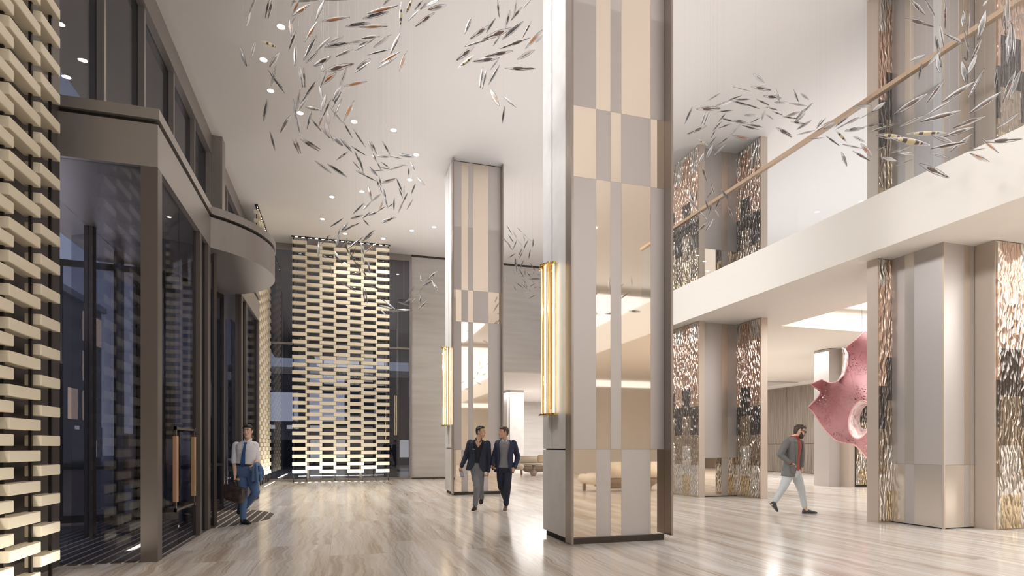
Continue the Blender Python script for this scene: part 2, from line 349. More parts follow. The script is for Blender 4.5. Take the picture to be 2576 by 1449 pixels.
outs = [((-46, -34, 8, 21), 15, f1, 'brown apartment block with lit windows outside the entrance'), ((-44, -30, 24, 40), 22, f2, 'tall grey block with lit windows beyond the entrance'),
        ((-30, -20, 44, 58), 13, f1, 'low brown block with lit windows far beyond the side screen'), ((-9, 7, 47, 58), 7, f2, 'low grey block behind the middle screen'), ((-62, -48, 40, 60), 9, f1, 'distant low block between the two taller blocks')]
SHOP = facade('shopfront_glow', srgb(90, 90, 96), (1, .96, .9, 1), 1.7, 2.4)
for (a, hgt, m, lab) in outs:
    b_ = empty('building', ((a[0]+a[1])/2, (a[2]+a[3])/2, -.02), lab, 'building')
    bx(a[0], a[1], a[2], a[3], -.02, hgt).build('wall', m, b_)
    bx(a[0]-.05, a[1]+.05, a[2]-.05, a[3]+.05, .6, 3.1).build('shopfront', SHOP, b_)
    bx(a[0]-.3, a[1]+.3, a[2]-.3, a[3]+.3, hgt, hgt+.5).build('roof', M['stone_wall'], b_)

# ------------------------------------------------------------------ entrance vestibule with canopy
DC, DR = (-3.3, 12.93), 1.95
a0 = math.acos((-2.23-DC[0])/DR)
arc = [(DC[0]+DR*math.cos(a), DC[1]+DR*math.sin(a)) for a in [(-a0+2*a0*i/28) for i in range(29)]]
def plan(off=0.0):
    p = [(-4.45-off, 8.25-off), (-2.23+off, 8.25-off), (-2.23+off, arc[0][1])]
    p += [(DC[0]+(DR+off)*math.cos(a), DC[1]+(DR+off)*math.sin(a)) for a in [(-a0+2*a0*i/28) for i in range(1, 28)]]
    return p + [(-2.23+off, arc[-1][1]), (-2.23+off, 17.6+off), (-4.45-off, 17.6+off)]
vest = empty('entrance_vestibule', (-3.3, 12.93, 0), 'dark bronze and glass entrance vestibule with a bulging round canopy', 'vestibule')
MB().prism(plan(), 4.98, 5.52).build('canopy', M['bronze'], vest)
MB().prism(plan(-.06), 5.52, 5.575).build('shadow_gap', M['void'], vest)
MB().prism(plan(.02), 5.575, 5.71).build('canopy_cap', M['bronze'], vest)
def post(x0, x1, y0, y1, z1=4.98): return bx(x0, x1, y0, y1, 0, z1).build('post', M['bronze_post'], vest)
post(-2.42, -2.23, 8.25, 8.43); post(-2.33, -2.23, 10.5, 10.62); post(-2.36, -2.23, 11.1, 11.3); post(-2.36, -2.23, 14.56, 14.76); post(-2.33, -2.23, 15.3, 15.4); post(-2.42, -2.23, 17.42, 17.6)
for y in (8.3, 10.8, 12.05, 13.05, 15.1, 17.5): post(-3.94, -3.82, y-.07, y+.07)
def gp(name, *a, parent=None): return bx(*a).build(name, M['glass'], parent or vest)
gp('glass_panel', -3.9, -2.42, 8.31, 8.325, 0, 4.98)
gp('glass_panel', -2.3, -2.285, 10.62, 11.1, 0, 4.98); gp('glass_panel', -2.3, -2.285, 14.76, 15.3, 0, 4.98); gp('glass_panel', -2.3, -2.285, 15.4, 17.42, 0, 4.98)
gp('glass_panel', -3.9, -2.42, 17.5, 17.515, 0, 4.98)
ys = [8.37, 10.73, 11.98, 12.98, 15.03, 17.43]
for i in range(5): gp('glass_panel', -3.89, -3.875, ys[i]+.14, ys[i+1], 0, 4.98)
def pulls(door, yc, mname, lab):
    """one full set of pull bars: bars on both faces of the glass joined by blackened brackets"""
    h = bx(-2.19, -2.16, yc-.02, yc+.02, .56, 1.73)
    for x in (-2.185, -2.385): 
        if x != -2.185: h.box(x-.02, x+.02, yc-.02, yc+.02, .56, 1.73)
    h.box(-2.405, -2.15, yc-.02, yc+.02, .56, .61).box(-2.405, -2.15, yc-.02, yc+.02, 1.68, 1.73)
    hd = h.build('handle', M['bronze_dark'], door, label=lab)
    b1 = MB().box(-2.195, -2.15, yc-.05, yc+.05, .70, 1.60).box(-2.41, -2.365, yc-.05, yc+.05, .70, 1.60).build('grip', M[mname], hd)
for (y0, y1, hy, mn, lab) in ((8.45, 9.46, 8.83, 'pull_wood', 'rose brass pull bars'), (9.49, 10.48, 9.82, 'pull_gold', 'gold brass pull bars')):
    dr = bx(-2.3, -2.285, y0, y1, .02, 4.96).build('door', M['glass'], vest)
    pulls(dr, hy, mn, lab)
bx(-2.19, -2.16, 8.85, 9.80, 1.69, 1.72).build('bracket', M['bronze_dark'], vest)
bx(-2.19, -2.16, 8.85, 9.80, .57, .60).build('bracket', M['bronze_dark'], vest)
hs = MB().box(-3.86, -3.80, 12.24, 12.30, .75, 1.7).box(-3.86, -3.80, 12.5, 12.56, .75, 1.7)
hs.build('outer_handle', M['pull_wood'], vest)

rev = empty('revolving_door', (DC[0], DC[1], 0), 'tall revolving door with dark glazed wings under the round canopy', 'door')
MB().lathe([(.07, 0), (.07, 4.97)], (DC[0], DC[1], 0.004)).build('centre_post', M['bronze_dark'], rev, smooth=False)
for k in range(3):
    th = math.radians(-52+120*k); c, s = math.cos(th), math.sin(th)
    def wing(r0, r1, t, z0, z1):
        q = [(r0, -t), (r1, -t), (r1, t), (r0, t)]
        return [(DC[0]+a*c-b*s, DC[1]+a*s+b*c) for a, b in q], z0, z1
    f = MB()
    for a in ((.07, .15, .025, .02, 4.95), (1.72, 1.8, .025, .02, 4.95), (.15, 1.72, .025, .02, .16), (.15, 1.72, .025, 4.83, 4.95), (.15, 1.72, .025, 1.02, 1.08)): f.prism(*wing(*a))
    lf = f.build('wing', M['bronze_dark'], rev)
    MB().prism(*wing(.15, 1.72, .006, .16, 4.83)).build('pane', M['glass'], lf)
for s0, s1 in ((a0, math.pi-a0),):
    for sg in (1, -1):
        g = MB(); n = 16; o_, i_ = [], []
        for i in range(n+1):
            a = sg*(a0+.02+(math.pi-2*a0-.04)*i/n)
            o_.append((DC[0]+1.93*math.cos(a), DC[1]+1.93*math.sin(a))); i_.append((DC[0]+1.91*math.cos(a), DC[1]+1.91*math.sin(a)))
        g.prism(o_+i_[::-1], .01, 4.975); g.build('drum_glass', M['glass'], rev)
mt = MB().prism(plan(-.01), .0, .006)
tag(mt.build('entrance_mat', M['matting'], None), 'dark ribbed entrance matting with pale stripes under the vestibule', 'mat')

# ------------------------------------------------------------------ hanging block screens
def block_screen(name, loc, rz, label, L, pitch, edge, bh, bt, vp, rows, cols, z0, limit=100, skip=None, ztop=CEIL, track=True):
    """rods hung from a ceiling track, cream blocks threaded in running bond; local x runs along the screen"""
    r = empty(name, loc, label, 'screen', 'hanging block screens', rz)
    base = bx(-L/2, L/2, -bt/2, bt/2, 0, bh).mesh('block', bevel=.004); base.materials.append(M['block'])
    eb = bx(-edge/2, edge/2, -bt/2, bt/2, 0, bh).mesh('block', bevel=.004); eb.materials.append(M['block'])
    width = (cols-1)*pitch+edge; first = True; todo = []
    x0 = -width/2
    for c in range(cols):
        xc = x0+edge/2 if c == 0 else (x0+width-edge/2 if c == cols-1 else x0+edge/2+(c)*pitch+(L-edge)/4*0)
        me = eb if c in (0, cols-1) else base
        if skip and skip(xc): continue
        for k in range(rows):
            z = z0+vp*k+(vp/2 if c % 2 else 0)
            if z+bh < ztop-.15: todo.append((me, xc, z, c, k))
    near = todo[:]
    if len(todo) > limit:
        todo_s = sorted(todo, key=lambda t: abs(t[2]-1.45))
        near, rest = todo_s[:limit], todo_s[limit:]
        m2 = MB()
        for me, xc, z, c, k in rest:
            vs = [(v.co.x+xc, v.co.y, v.co.z+z) for v in me.vertices]; m2.add(vs, [tuple(p.vertices) for p in me.polygons])
        o = m2.build('block_rows', M['block'], None); o.parent = r; tag(o, kind='stuff')
    for me, xc, z, c, k in near:
        o = bpy.data.objects.new('block', me); COL.objects.link(o); o.parent = r; o.location = (xc, 0, z)
    for c in range(cols+1):
        xr = x0+.05 if c == 0 else (x0+width-.05 if c == cols else x0+edge/2+(c-.5)*pitch)
        if skip and skip(xr): continue
        o = bx(xr-.014, xr+.014, -.014, .014, 0, ztop).build('rod', M['block_rod'], None); o.parent = r
    t = bx(-width/2-.04, width/2+.04, -.05, .05, ztop-.03, ztop).build('ceiling_track', M['void'], None); t.parent = r
    dash = MB(); n = int(width/.26)
    for i in range(n): xx = -width/2+.1+i*.26; dash.box(xx, xx+.12, -.02, .02, ztop-.034, ztop-.03)
    d = dash.build('led', M['dash'], None); d.parent = t
    if not track: return r
    t = bx(-width/2-.04, width/2+.04, -.27, -.2, 0, .004).build('floor_track', M['void'], None); t.parent = r
    dash = MB()
    for i in range(n): xx = -width/2+.1+i*.26; dash.box(xx, xx+.12, -.25, -.22, .004, .007)
    d = dash.build('led', M['dash'], None); d.parent = t
    return r
block_screen('block_screen', (0, 25.2, 0), 0, 'tall hanging screen of cream blocks in front of the far dark glazing', .66, .555, .57, .143, .16, .314, 31, 7, .36)
block_screen('block_screen', (-2.93, 24.2, 0), R90, 'hanging screen of cream blocks seen edge on past the canopy', .66, .53, .55, .143, .17, .314, 31, 7, .36)
block_screen('block_screen', (-3.125, 5.645, 0), R90, 'nearest hanging screen of cream blocks cut by the frame beside the entrance', .60, .522, .43, .112, .15, .3204, 31, 8, 1.46-.3204*4.5, limit=200, skip=lambda x: x < -.6, track=False)

# ------------------------------------------------------------------ the two clad columns
def column(label, x0, x1, yf, yp, yb, cuts, rows, top, groove, basex):
    """fins at both front edges (yf), panels set back at yp, stone sides to yb"""
    r = empty('clad_column', ((x0+x1)/2, (yp+yb)/2, 0), label, 'column')
    z0 = .09
    bx(x0+.05, x1-.05, yp+.02, yb-.02, 0, top).build('core', M['void'], r)
    bx(x0+.06, x1-.06, yp-.06, yb-.05, 0, .09).build('plinth', M['bronze_dark'], r)
    for (xa, xb) in ((x0-.004, x0+.03), (x1-.03, x1+.004)): bx(xa, xb, yf, yp+.02, z0 if xa > x0 else .03, top-.02).build('fin', M['bronze_fin'], r)
    bx(x0+.03, x1-.03, yp-.02, yp+.02, .03, z0).build('base_rail', M['bronze_dark'], r)
    for side in (0, 1):
        xa, xb = (x0, x0+.05) if side == 0 else (x1-.05, x1)
        g = groove
        for (ya, yc, za, zc) in ((yp+.02, g-.012, 1.42, top-.03), (g+.012, yb, 1.42, top-.03), (yp+.02, yb, z0, 1.40)):
            bx(xa, xb, ya, yc, za, zc).build('stone_panel', M['pale_stone'], r, bevel=.004)
    bx(x0+.05, x1-.05, yb-.02, yb, z0, top-.03).build('back_panel', M['pale_stone'], r)
    xs = [x0+.03]+[X_at(c, yp) for c in cuts]+[x1-.03]
    zs = [z0]+rows+[top-.03]
    for j in range(len(zs)-1):
        for i in range(5):
            gold = (i+j) % 2 == 0
            bx(xs[i], xs[i+1]-.002, yp-.012, yp+.02, zs[j], zs[j+1]-.002).build('mirror_panel' if gold else 'satin_panel', M['mirror_gold'] if gold else M['satin'], r)
    return r
column('large square column nearest the viewer clad in a mirror and satin checker', 3.2, 4.87, 7.78, 8.0, 9.02, [1499, 1535, 1562, 1636], [1.41, 5.49, 6.55], CEIL, 8.6, 0)
column('farther square column with the same mirror and satin checker behind two men', 3.17, 4.73, 16.95, 17.17, 18.3, [1160.6, 1177.8, 1190.7, 1228], [1.36, 5.24, 6.2], CEIL, 17.7, 0)

# wall lamps on the left faces of the columns
def sconce(x, y, z0, z1, label, seed):
    rnd = random.Random(seed)
    r = empty('wall_lamp', (x, y, z0), label, 'wall lamp')
    bx(x-.03, x-.001, y-.05, y+.05, z0+.1, z1-.1).build('back_plate', M['gold'], r)
    pos = [(-.06, .20), (-.12, .14), (-.155, .07), (-.17, 0), (-.155, -.07), (-.12, -.14), (-.06, -.20)]
    for i, (dx, dy) in enumerate(pos):
        t = z1-.03-rnd.uniform(0, .04); b = z0+.03
        g = MB().lathe([(.031, b), (.031, t)], (x+dx, y+dy, 0), 14).build('tube', M['tube_glass'], r, smooth=True)
        if i % 2 == 0: MB().lathe([(.013, b+.01), (.013, t-.01)], (x+dx, y+dy, 0), 10).build('core', M['lamp_tube'], g, smooth=True)
        else: MB().lathe([(.009, b+.01), (.009, t-.01)], (x+dx, y+dy, 0), 10).build('core', M['gold'], g, smooth=True)
        for (za, zb) in ((z0, z0+.03), (t, t+.03)): MB().lathe([(.038, za), (.04, za+.004), (.04, zb-.004), (.038, zb)], (x+dx, y+dy, 0), 24).build('cap', M['gold'], r, smooth=False)
    rg = MB()
    for z in (z0+.005, z1-.06): rg.box(x-.17, x, y-.2, y+.2, z, z+.02)
    rg.build('bracket', M['gold'], r)
M['tube_glass'] = pane_glass('lamp_glass', (1, .95, .86, 1), .05)
sconce(3.195, 8.55, 1.94, 4.33, 'tall lit brass and glass tube lamp on the large column', 1)
sconce(3.165, 17.72, 2.1, 4.55, 'tall lit brass and glass tube lamp on the farther column', 2)

# ------------------------------------------------------------------ gallery balustrade
bal = empty('glass_balustrade', (9.42, 14, SLB), 'frameless glass balustrade with a bronze top rail on the gallery edge', 'balustrade')
for k in range(9): bx(9.44, 9.455, -1+3*k+.01, 2+3*k-.01, SLB, 7.9).build('glass_panel', M['glass_clear'], bal)
bx(9.40, 9.50, -1, 26, 7.9, 7.98).build('top_rail', M['rail_tan'], bal)

# ------------------------------------------------------------------ relief clad piers
def pier_court(z0, z1, label):
    r = empty('relief_pier', (10.5, 15, z0), label, 'pier')
    e = .02
    bx(9.80, 9.99, 14.30, 17.4, z0, z1).build('bronze_edge', M['champagne_edge'], r)
    bx(9.775, 9.80, 14.33, 17.4, z0+e, z1-e).build('relief_panel', M['relief_x'], r)
    bx(11.19, 11.40, 13.42, 16.2, z0, z1).build('bronze_edge', M['champagne_edge'], r)
    bx(11.165, 11.19, 13.45, 14.44, z0+e, z1-e).build('relief_panel', M['relief_x'], r)
    bx(9.99, 11.19, 14.46, 17, z0, z1).build('core', M['void'], r)
    xs = [9.99, 10.66, 10.86, 11.19]; mz = z0+1.13
    for i, (gold) in enumerate((0, 1, 0)):
        bx(xs[i], xs[i+1]-.002, 14.44, 14.46, mz, z1).build('satin_panel' if not gold else 'gold_stripe', M['satin_gold'] if gold else M['satin'], r)
        bx(xs[i], xs[i+1]-.002, 14.44, 14.46, z0+.02, mz-.003).build('satin_panel' if gold else 'mirror_panel', M['satin'] if gold else M['mirror_gold'], r)
    return r
def pier_near(z0, z1, label, stripes, low):
    r = empty('relief_pier', (10.6, 8, z0), label, 'pier')
    bx(9.80, 9.83, 8.57, 8.80, z0, z1).build('bronze_edge', M['champagne_edge'], r)
    bx(9.83, 10.15, 8.58, 8.8, z0, z1).build('bronze_back', M['champagne_edge'], r)
    bx(9.83, 10.15, 8.555, 8.58, z0+.03, z1-.02).build('relief_panel', M['relief_y'], r)
    bx(10.16, 11.6, 7.59, 8.6, z0, z1).build('core', M['void'], r)
    mz = z0+1.13
    # side facing the court
    ya = [8.60]+[Y_at(p, 10.14) for p in ((2276, 2300) if low else (2276, 2300, 2347))]+[7.57]
    for i, gold in enumerate((0, 1, 0) if low else (0, 1, 0, 2)):
        for (za, zb, g) in ((mz, z1, gold), (z0+.02, mz-.003, 1-gold)):
            if not low: za, zb, g = z0+.02 if za == mz else z0, z1 if za == mz else z0, gold
            if zb-za < .05: continue
            nm = ('mirror_panel' if za < mz-.5 else 'gold_stripe') if g else 'satin_panel'
            bx(10.14, 10.16, ya[i+1]+.002, ya[i], za, zb).build(nm, (M['mirror_soft'] if low else M['satin_gold']) if g == 1 else M['satin'] if g == 0 else M['pale_stone'], r)
    bx(10.132, 10.16, 7.555, 7.59, z0, z1).build('corner_trim', M['champagne_edge'], r)
    xa = [10.16]+[X_at(p, 7.57) for p in stripes]+[10.885]
    for i in range(len(xa)-1):
        g = i % 2
        if low:
            bx(xa[i], xa[i+1]-.002, 7.57, 7.59, mz, z1).build('gold_stripe' if g else 'satin_panel', M['satin_gold'] if g else M['satin'], r)
            bx(xa[i], xa[i+1]-.002, 7.57, 7.59, z0+.02, mz-.003).build('satin_panel' if g else 'mirror_panel', M['satin'] if g else M['mirror_soft'], r)
        else:
            bx(xa[i], xa[i+1]-.002, 7.57, 7.59, z0, z1).build('gold_stripe' if g else 'satin_panel', M['satin_gold'] if g else M['satin'], r)
    bx(10.89, 13.2, 7.24, 8.2, z0, z1).build('bronze_edge', M['champagne_edge'], r)
    bx(10.93, 13.2, 7.215, 7.24, z0+.02, z1-.02).build('relief_panel', M['relief_y'], r)
    return r
pier_court(0, SOF, 'lower relief clad pier right of the large column')
pier_court(SLB, CEIL, 'upper relief clad pier on the gallery right of the large column')
pier_near(0, SOF, 'nearest relief clad pier at the right edge below the gallery', (2426, 2441), True)
pier_near(SLB, CEIL, 'nearest relief clad pier at the right edge above the gallery slab', (2413, 2440), False)
r = empty('relief_pier', (17.8, 16.6, 0), 'small relief clad pier behind the pink sculpture', 'pier')
bx(17.05, 17.55, 16.9, 17.6, 0, SOF-.02).build('satin_panel', M['satin'], r)
bx(17.55, 17.8, 16.5, 17.6, 0, SOF-.02).build('bronze_edge', M['champagne_edge'], r)
bx(17.82, 20, 16.5, 17.4, 0, .06).build('dark_base', M['void'], r); bx(17.82, 20, 16.52, 17.4, .06, SOF-.02).build('bronze_back', M['bronze_dark'], r)
bx(17.87, 20, 16.49, 16.52, .07, SOF-.02).build('relief_panel', M['relief_y'], r)

# ------------------------------------------------------------------ downlights
LP = [(707, 67), (663, 150), (681, 228), (755, 284), (891, 306), (990, 327), (1047, 389), (1031, 452), (910, 482), (835, 495), (811, 551), (1036, 580), (1092, 571), (964, 600), (868, 588)]
LP_WORDS = ['second ceiling downlight from the top of the left swarm', 'ceiling downlight beside the striped pendant at the left', 'ceiling downlight above the lone upright pendant at the left', 'ceiling downlight hidden among the pendants near the middle of the curl',
    'ceiling downlight left of the brightest one in the middle', 'ceiling downlight standing alone in the clear ceiling right of the curl', 'ceiling downlight at the tip of a level pendant on the right of the curl', 'ceiling downlight just below a striped pendant on the right of the curl',
    'ceiling downlight inside the lower curl beside an amber pendant', 'left one of two ceiling downlights level with the lower curl', 'lowest ceiling downlight on the left of the curl', 'middle ceiling downlight of the row nearest the far wall',
    'ceiling downlight nearest the farther column', 'ceiling downlight just above the screen track', 'ceiling downlight half hidden behind the lowest pendants']
for (px, py), lab in zip(LP, LP_WORDS):
    d = (CEIL-EYE)*FPX/(HOR-py); a = (px-1288)/FPX; x, y = d*(a*CS+SN), d*(CS-a*SN)
    r = empty('ceiling_downlight', (x, y, CEIL), lab, 'downlight', 'ceiling downlights')
    MB().loft([[(x+q*math.cos(math.pi*i/12), y+q*math.sin(math.pi*i/12), z) for i in range(24)] for q, z in ((.075, CEIL), (.075, CEIL-.006), (.095, CEIL-.006), (.095, CEIL))], cap=False).build('trim_ring', M['white'], r)
    MB().lathe([(.0, CEIL-.004), (.075, CEIL-.004), (.075, CEIL-.001), (0, CEIL-.001)], (x, y, 0), 20).build('lens', M['lamp_lens'], r)
    light('SPOT', 'downlight_beam', (x, y, CEIL-.03), (0, 0, 0), 230, (1, .92, .82), spot_size=1.7, spot_blend=.8, shadow_soft_size=.25)

# ------------------------------------------------------------------ people
def remesh(name, mb, m, parent, voxel=.006, it=2, label=None):
    """one continuous surface grown over overlapping closed pieces"""
    o = bpy.data.objects.new(name, mb.mesh(name)); COL.objects.link(o)
    r = o.modifiers.new('skin', 'REMESH'); r.mode = 'VOXEL'; r.voxel_size = voxel; r.use_smooth_shade = True
    s = o.modifiers.new('soft', 'SMOOTH'); s.factor = .5; s.iterations = it
    me = bpy.data.meshes.new_from_object(o.evaluated_get(bpy.context.evaluated_depsgraph_get()))
    bpy.data.objects.remove(o); me.name = name; me.materials.clear(); me.materials.append(m)
    for p in me.polygons: p.use_smooth = True
    q = bpy.data.objects.new(name, me); COL.objects.link(q); q.parent = parent
    if label: q['label'] = label
    return q
def plain(name, mb, m, parent, label=None, smooth=True):
    o = mb.build(name, m, None, smooth); o.parent = parent
    if label: o['label'] = label
    return o
V = Vector
SKIN = mat('skin', srgb(208, 166, 142), .5); SKIN_TAN = mat('skin_tan', srgb(216, 178, 156), .5)
for q in (SKIN, SKIN_TAN): q.node_tree.nodes['Principled BSDF'].inputs['Subsurface Weight'].default_value = .08
HAIR_BLACK = mat('hair_black', srgb(36, 33, 33), .45); HAIR_BROWN = mat('hair_brown', srgb(72, 56, 46), .5)
EYE_W = mat('eye_white', srgb(225, 220, 214), .3); EYE_D = mat('eye_iris', srgb(40, 30, 26), .2); LIP = mat('lips', srgb(168, 108, 98), .5)
def cloth(name, c, c2=None, rough=.85):
    m = mat(name, srgb(*c), rough)
    if c2: grain(m, (90, 90, 240), srgb(*c), srgb(*c2), detail=3, bump=.1)
    return m
class Fig:
    def __init__(s, ox, oy, sc, d0, fx, fy, label):
        s.ox, s.oy, s.sc, s.d0 = ox, oy, sc, d0
        px = ox+fx/sc; s.X0 = (px-1288)/FPX*d0
        a = (px-1288)/FPX
        s.root = empty('person', (d0*(a*CS+SN), d0*(CS-a*SN), 0), label, 'person', None, -YAW)
        s.body = MB()
    def J(s, cx, cy, w=0.0):
        D = s.d0+w; return V(((s.ox+cx/s.sc-1288)/FPX*D-s.X0, w, EYE-(s.oy+cy/s.sc-HOR)/FPX*D))
PROF = [(-.2, .12, .09), (-.14, .15, .105), (-.05, .168, .115), (.1, .165, .115), (.3, .150, .104), (.45, .149, .104), (.6, .163, .112), (.75, .178, .118), (.87, .180, .110), (.93, .145, .094), (.985, .098, .078), (1.04, .070, .066), (1.09, .06, .06)]
def pint(t):
    for (a, b) in zip(PROF, PROF[1:]):
        if a[0] <= t <= b[0]:
            u = (t-a[0])/(b[0]-a[0]); return a[1]+(b[1]-a[1])*u, a[2]+(b[2]-a[2])*u
    return PROF[-1][1:]
def frame(Hh, N, f):
    ax = (N-Hh).normalized(); fw = (f-ax*f.dot(ax)).normalized(); sd = ax.cross(fw); return ax, sd, fw
def torso(mb, Hh, N, f, ts, k, inf, n=28):
    ax, sd, fw = frame(Hh, N, f); rings = []
    for t in ts:
        rx, ry = pint(t); c = Hh+(N-Hh)*t; rx = rx*k+inf; ry = ry*k+inf
        rings.append([c+sd*(rx*math.copysign(abs(math.cos(a))**.85, math.cos(a)))+fw*(ry*math.copysign(abs(math.sin(a))**.85, math.sin(a))) for a in [2*math.pi*i/n for i in range(n)]])
    return mb.loft(rings)
def jacket(mb, Hh, N, f, k, inf, th, gaps, flare=.02):
    """open-fronted shell; gaps = (t, half opening in degrees)"""
    ax, sd, fw = frame(Hh, N, f); rings = []
    for t, g in gaps:
        rx, ry = pint(max(t, -.05)); c = Hh+(N-Hh)*t; fl = flare*max(0, .2-t)/.4
        ro = (rx*k+inf+fl, ry*k+inf+fl); ri = (ro[0]-th, ro[1]-th); n = 30; o, i_ = [], []
        for q in range(n+1):
            a = math.radians(90+g)+(2*math.pi-2*math.radians(g))*q/n
            o.append(c+sd*(ro[0]*math.cos(a))+fw*(ro[1]*math.sin(a))); i_.append(c+sd*(ri[0]*math.cos(a))+fw*(ri[1]*math.sin(a)))
        rings.append(o+i_[::-1])
    m = len(rings[0]); base = len(mb.v); mb.v += [tuple(p) for r in rings for p in r]
    for q in range(len(rings)-1):
        for i in range(m): mb.f.append((base+q*m+i, base+q*m+(i+1) % m, base+(q+1)*m+(i+1) % m, base+(q+1)*m+i))
    h = m//2
    for q in (0, len(rings)-1):
        for i in range(h-1): mb.f.append((base+q*m+i, base+q*m+i+1, base+q*m+m-2-i, base+q*m+m-1-i))
    return mb
def lapel(fig, Hh, N, f, k, inf, gaps, sg, width, m):
    ax, sd, fw = frame(Hh, N, f); mb = MB(); A, B = [], []
    for t, g, wd in gaps:
        rx, ry = pint(max(t, -.05)); c = Hh+(N-Hh)*t
        for lst, gg in ((A, g-1), (B, g+wd)):
            a = math.radians(90+sg*gg); lst.append(c+sd*((rx*k+inf)*math.cos(a))+fw*((ry*k+inf)*math.sin(a)))
    rings = []
    for p, q in zip(A, B):
        nrm = ((p+q)/2-(Hh+(N-Hh)*((p-Hh).dot(ax)/(N-Hh).length))).normalized()
        rings.append([p-nrm*.004, q-nrm*.002, q+nrm*.007, p+nrm*.006])
    mb.loft(rings); return plain('lapel', mb, m, fig.root, smooth=False)
def hand(mb, w, d, pn, k, curl=.45, thumb=1):
    d = d.normalized(); pn = (pn-d*pn.dot(d)).normalized(); ac = d.cross(pn)
    mb.tube([w-d*.02, w+d*.02, w+d*.05*k, w+d*.085*k], [.026*k, .031*k, .040*k, .038*k], 12, flat=.45, up=ac)
    for i, (off, ln) in enumerate(((-.030, .068), (-.010, .078), (.010, .073), (.029, .056))):
        p = w+d*.082*k+ac*off*k; pts = [p-d*.02]; a = .15
        for seg in (.42, .33, .25):
            a += curl*(1+.15*i); q = d*math.cos(a)+pn*math.sin(a); pts.append(pts[-1]+(q*(ln*k*seg+ (.02 if len(pts) == 1 else 0))))
        mb.tube(pts, [.0095*k, .009*k, .0085*k, .0075*k], 8)
    b = w+d*.028*k+ac*(-.03*k*thumb); q = (d*.7-ac*.6*thumb+pn*.35).normalized(); q2 = (d*.9-ac*.1*thumb+pn*.5).normalized()
    mb.tube([b-q*.01, b+q*.035*k, b+q*.035*k+q2*.03*k], [.013*k, .011*k, .009*k], 8)
HEAD = [(-.122, .018, .074, .036), (-.108, .036, .088, .004), (-.085, .051, .091, -.035), (-.055, .061, .089, -.062), (-.022, .067, .090, -.084), (.01, .071, .087, -.094), (.038, .074, .091, -.098), (.068, .073, .087, -.098), (.094, .064, .07, -.085), (.112, .044, .042, -.055), (.121, .016, .01, -.022)]
def head(fig, c, f, up, k, skin, hair, style='short', beard=None, glasses=False):
    f = f.normalized(); up = (up-f*up.dot(f)).normalized(); sd = f.cross(up)         # sd: the person's right
    mb = fig.body; P = lambda a, b, v: c+sd*(a*k)+f*(b*k)+up*(v*k)
    def rings(rows, n=24, e=.9): return [[P(hw*math.copysign(abs(math.cos(a))**e, math.cos(a)), (fr+bk)/2+(fr-bk)/2*math.copysign(abs(math.sin(a))**e, math.sin(a)), v) for a in [2*math.pi*i/n for i in range(n)]] for v, hw, fr, bk in rows]
    mb.loft(rings(HEAD))
    mb.tube([P(0, .086, .022), P(0, .101, -.008), P(0, .110, -.028)], [.008*k, .011*k, .014*k], 10); mb.ell(P(0, .098, -.034), .018*k, .012*k, .009*k, sd, f, up)
    for s in (1, -1):
        mb.ell(P(s*.032, .084, .034), .024*k, .012*k, .008*k, sd, f, up); mb.ell(P(s*.04, .068, -.024), .022*k, .015*k, .022*k, sd, f, up)
        mb.ell(P(s*.074, -.006, .002), .010*k, .02*k, .033*k, sd, f, up)
    mb.ell(P(0, .086, -.064), .024*k, .013*k, .006*k, sd, f, up); mb.ell(P(0, .084, -.074), .021*k, .013*k, .007*k, sd, f, up); mb.ell(P(0, .082, -.104), .02*k, .013*k, .016*k, sd, f, up)
    if not glasses:
        for s in (1, -1):
            e = MB().ell(P(s*.032, .084, .014), .0135*k, .009*k, .0058*k, sd, f, up); eo = plain('eye', e, EYE_W, fig.root)
            MB_i = MB().ell(P(s*.032, .0915, .014), .0056*k, .003*k, .0056*k, sd, f, up); io = plain('iris', MB_i, EYE_D, None); io.parent = eo
            b = MB().tube([P(s*.014, .099, .037), P(s*.033, .098, .043), P(s*.052, .084, .038)], [.004*k, .005*k, .003*k], 6); plain('eyebrow', b, hair, fig.root)
    plain('lips', MB().tube([P(-.022, .094, -.069), P(0, .1, -.067), P(.022, .094, -.069)], [.003*k, .0062*k, .003*k], 8), LIP, fig.root)
    rnd = random.Random(style+str(k)); hb = MB()
    q = .088 if style != 'quiff' else .097
    hb.loft(rings([(-.072, .05, -.048, -.084), (-.03, .068, -.034, -.1), (.0, .074, -.026, -.107), (.03, .080, -.006, -.110), (.056, .081, .038, -.111), (.074, .08, q-.004, -.110), (.096, .073, q+.004, -.1), (.118, .058, q-.012, -.078), (.134, .034, .045, -.04)], e=.85))
    for s in (1, -1): hb.tube([P(s*.074, .012, .055), P(s*.073, .010, .03), P(s*.071, .010, .004)], [.014*k, .011*k, .006*k], 8)
    for i in range(46):
        th = rnd.uniform(0, 2*math.pi); v = rnd.uniform(.055, .125); r_ = math.sqrt(max(0, 1-(v/.137)**2))
        p = P(.082*r_*math.cos(th)*.98, -.012+.1*r_*math.sin(th), v); fl = .045 if style == 'quiff' and math.sin(th) > .2 else .025
        if math.sin(th) > .5 and v < .075: continue
        t = p+sd*(.03*math.cos(th)*k)+f*(.025*k)+up*(rnd.uniform(.0, fl)*k*.5); hb.tube([p-(t-p)*.4, p, t], [.012*k, .013*k, .005*k], 6)
    remesh('hair', hb, hair, fig.root, .005, 2)
    if beard:
        bb = MB().loft(rings([(-.13, .022, .083, .03), (-.112, .041, .096, .0), (-.088, .056, .097, -.02), (-.06, .066, .09, -.02), (-.03, .0715, .06, -.012), (-.0, .0735, .03, -.012)]))
        bb.tube([P(-.03, .09, -.055), P(0, .104, -.05), P(.03, .09, -.055)], [.007*k, .008*k, .007*k], 8)
        remesh('beard', bb, beard, fig.root, .005, 2)
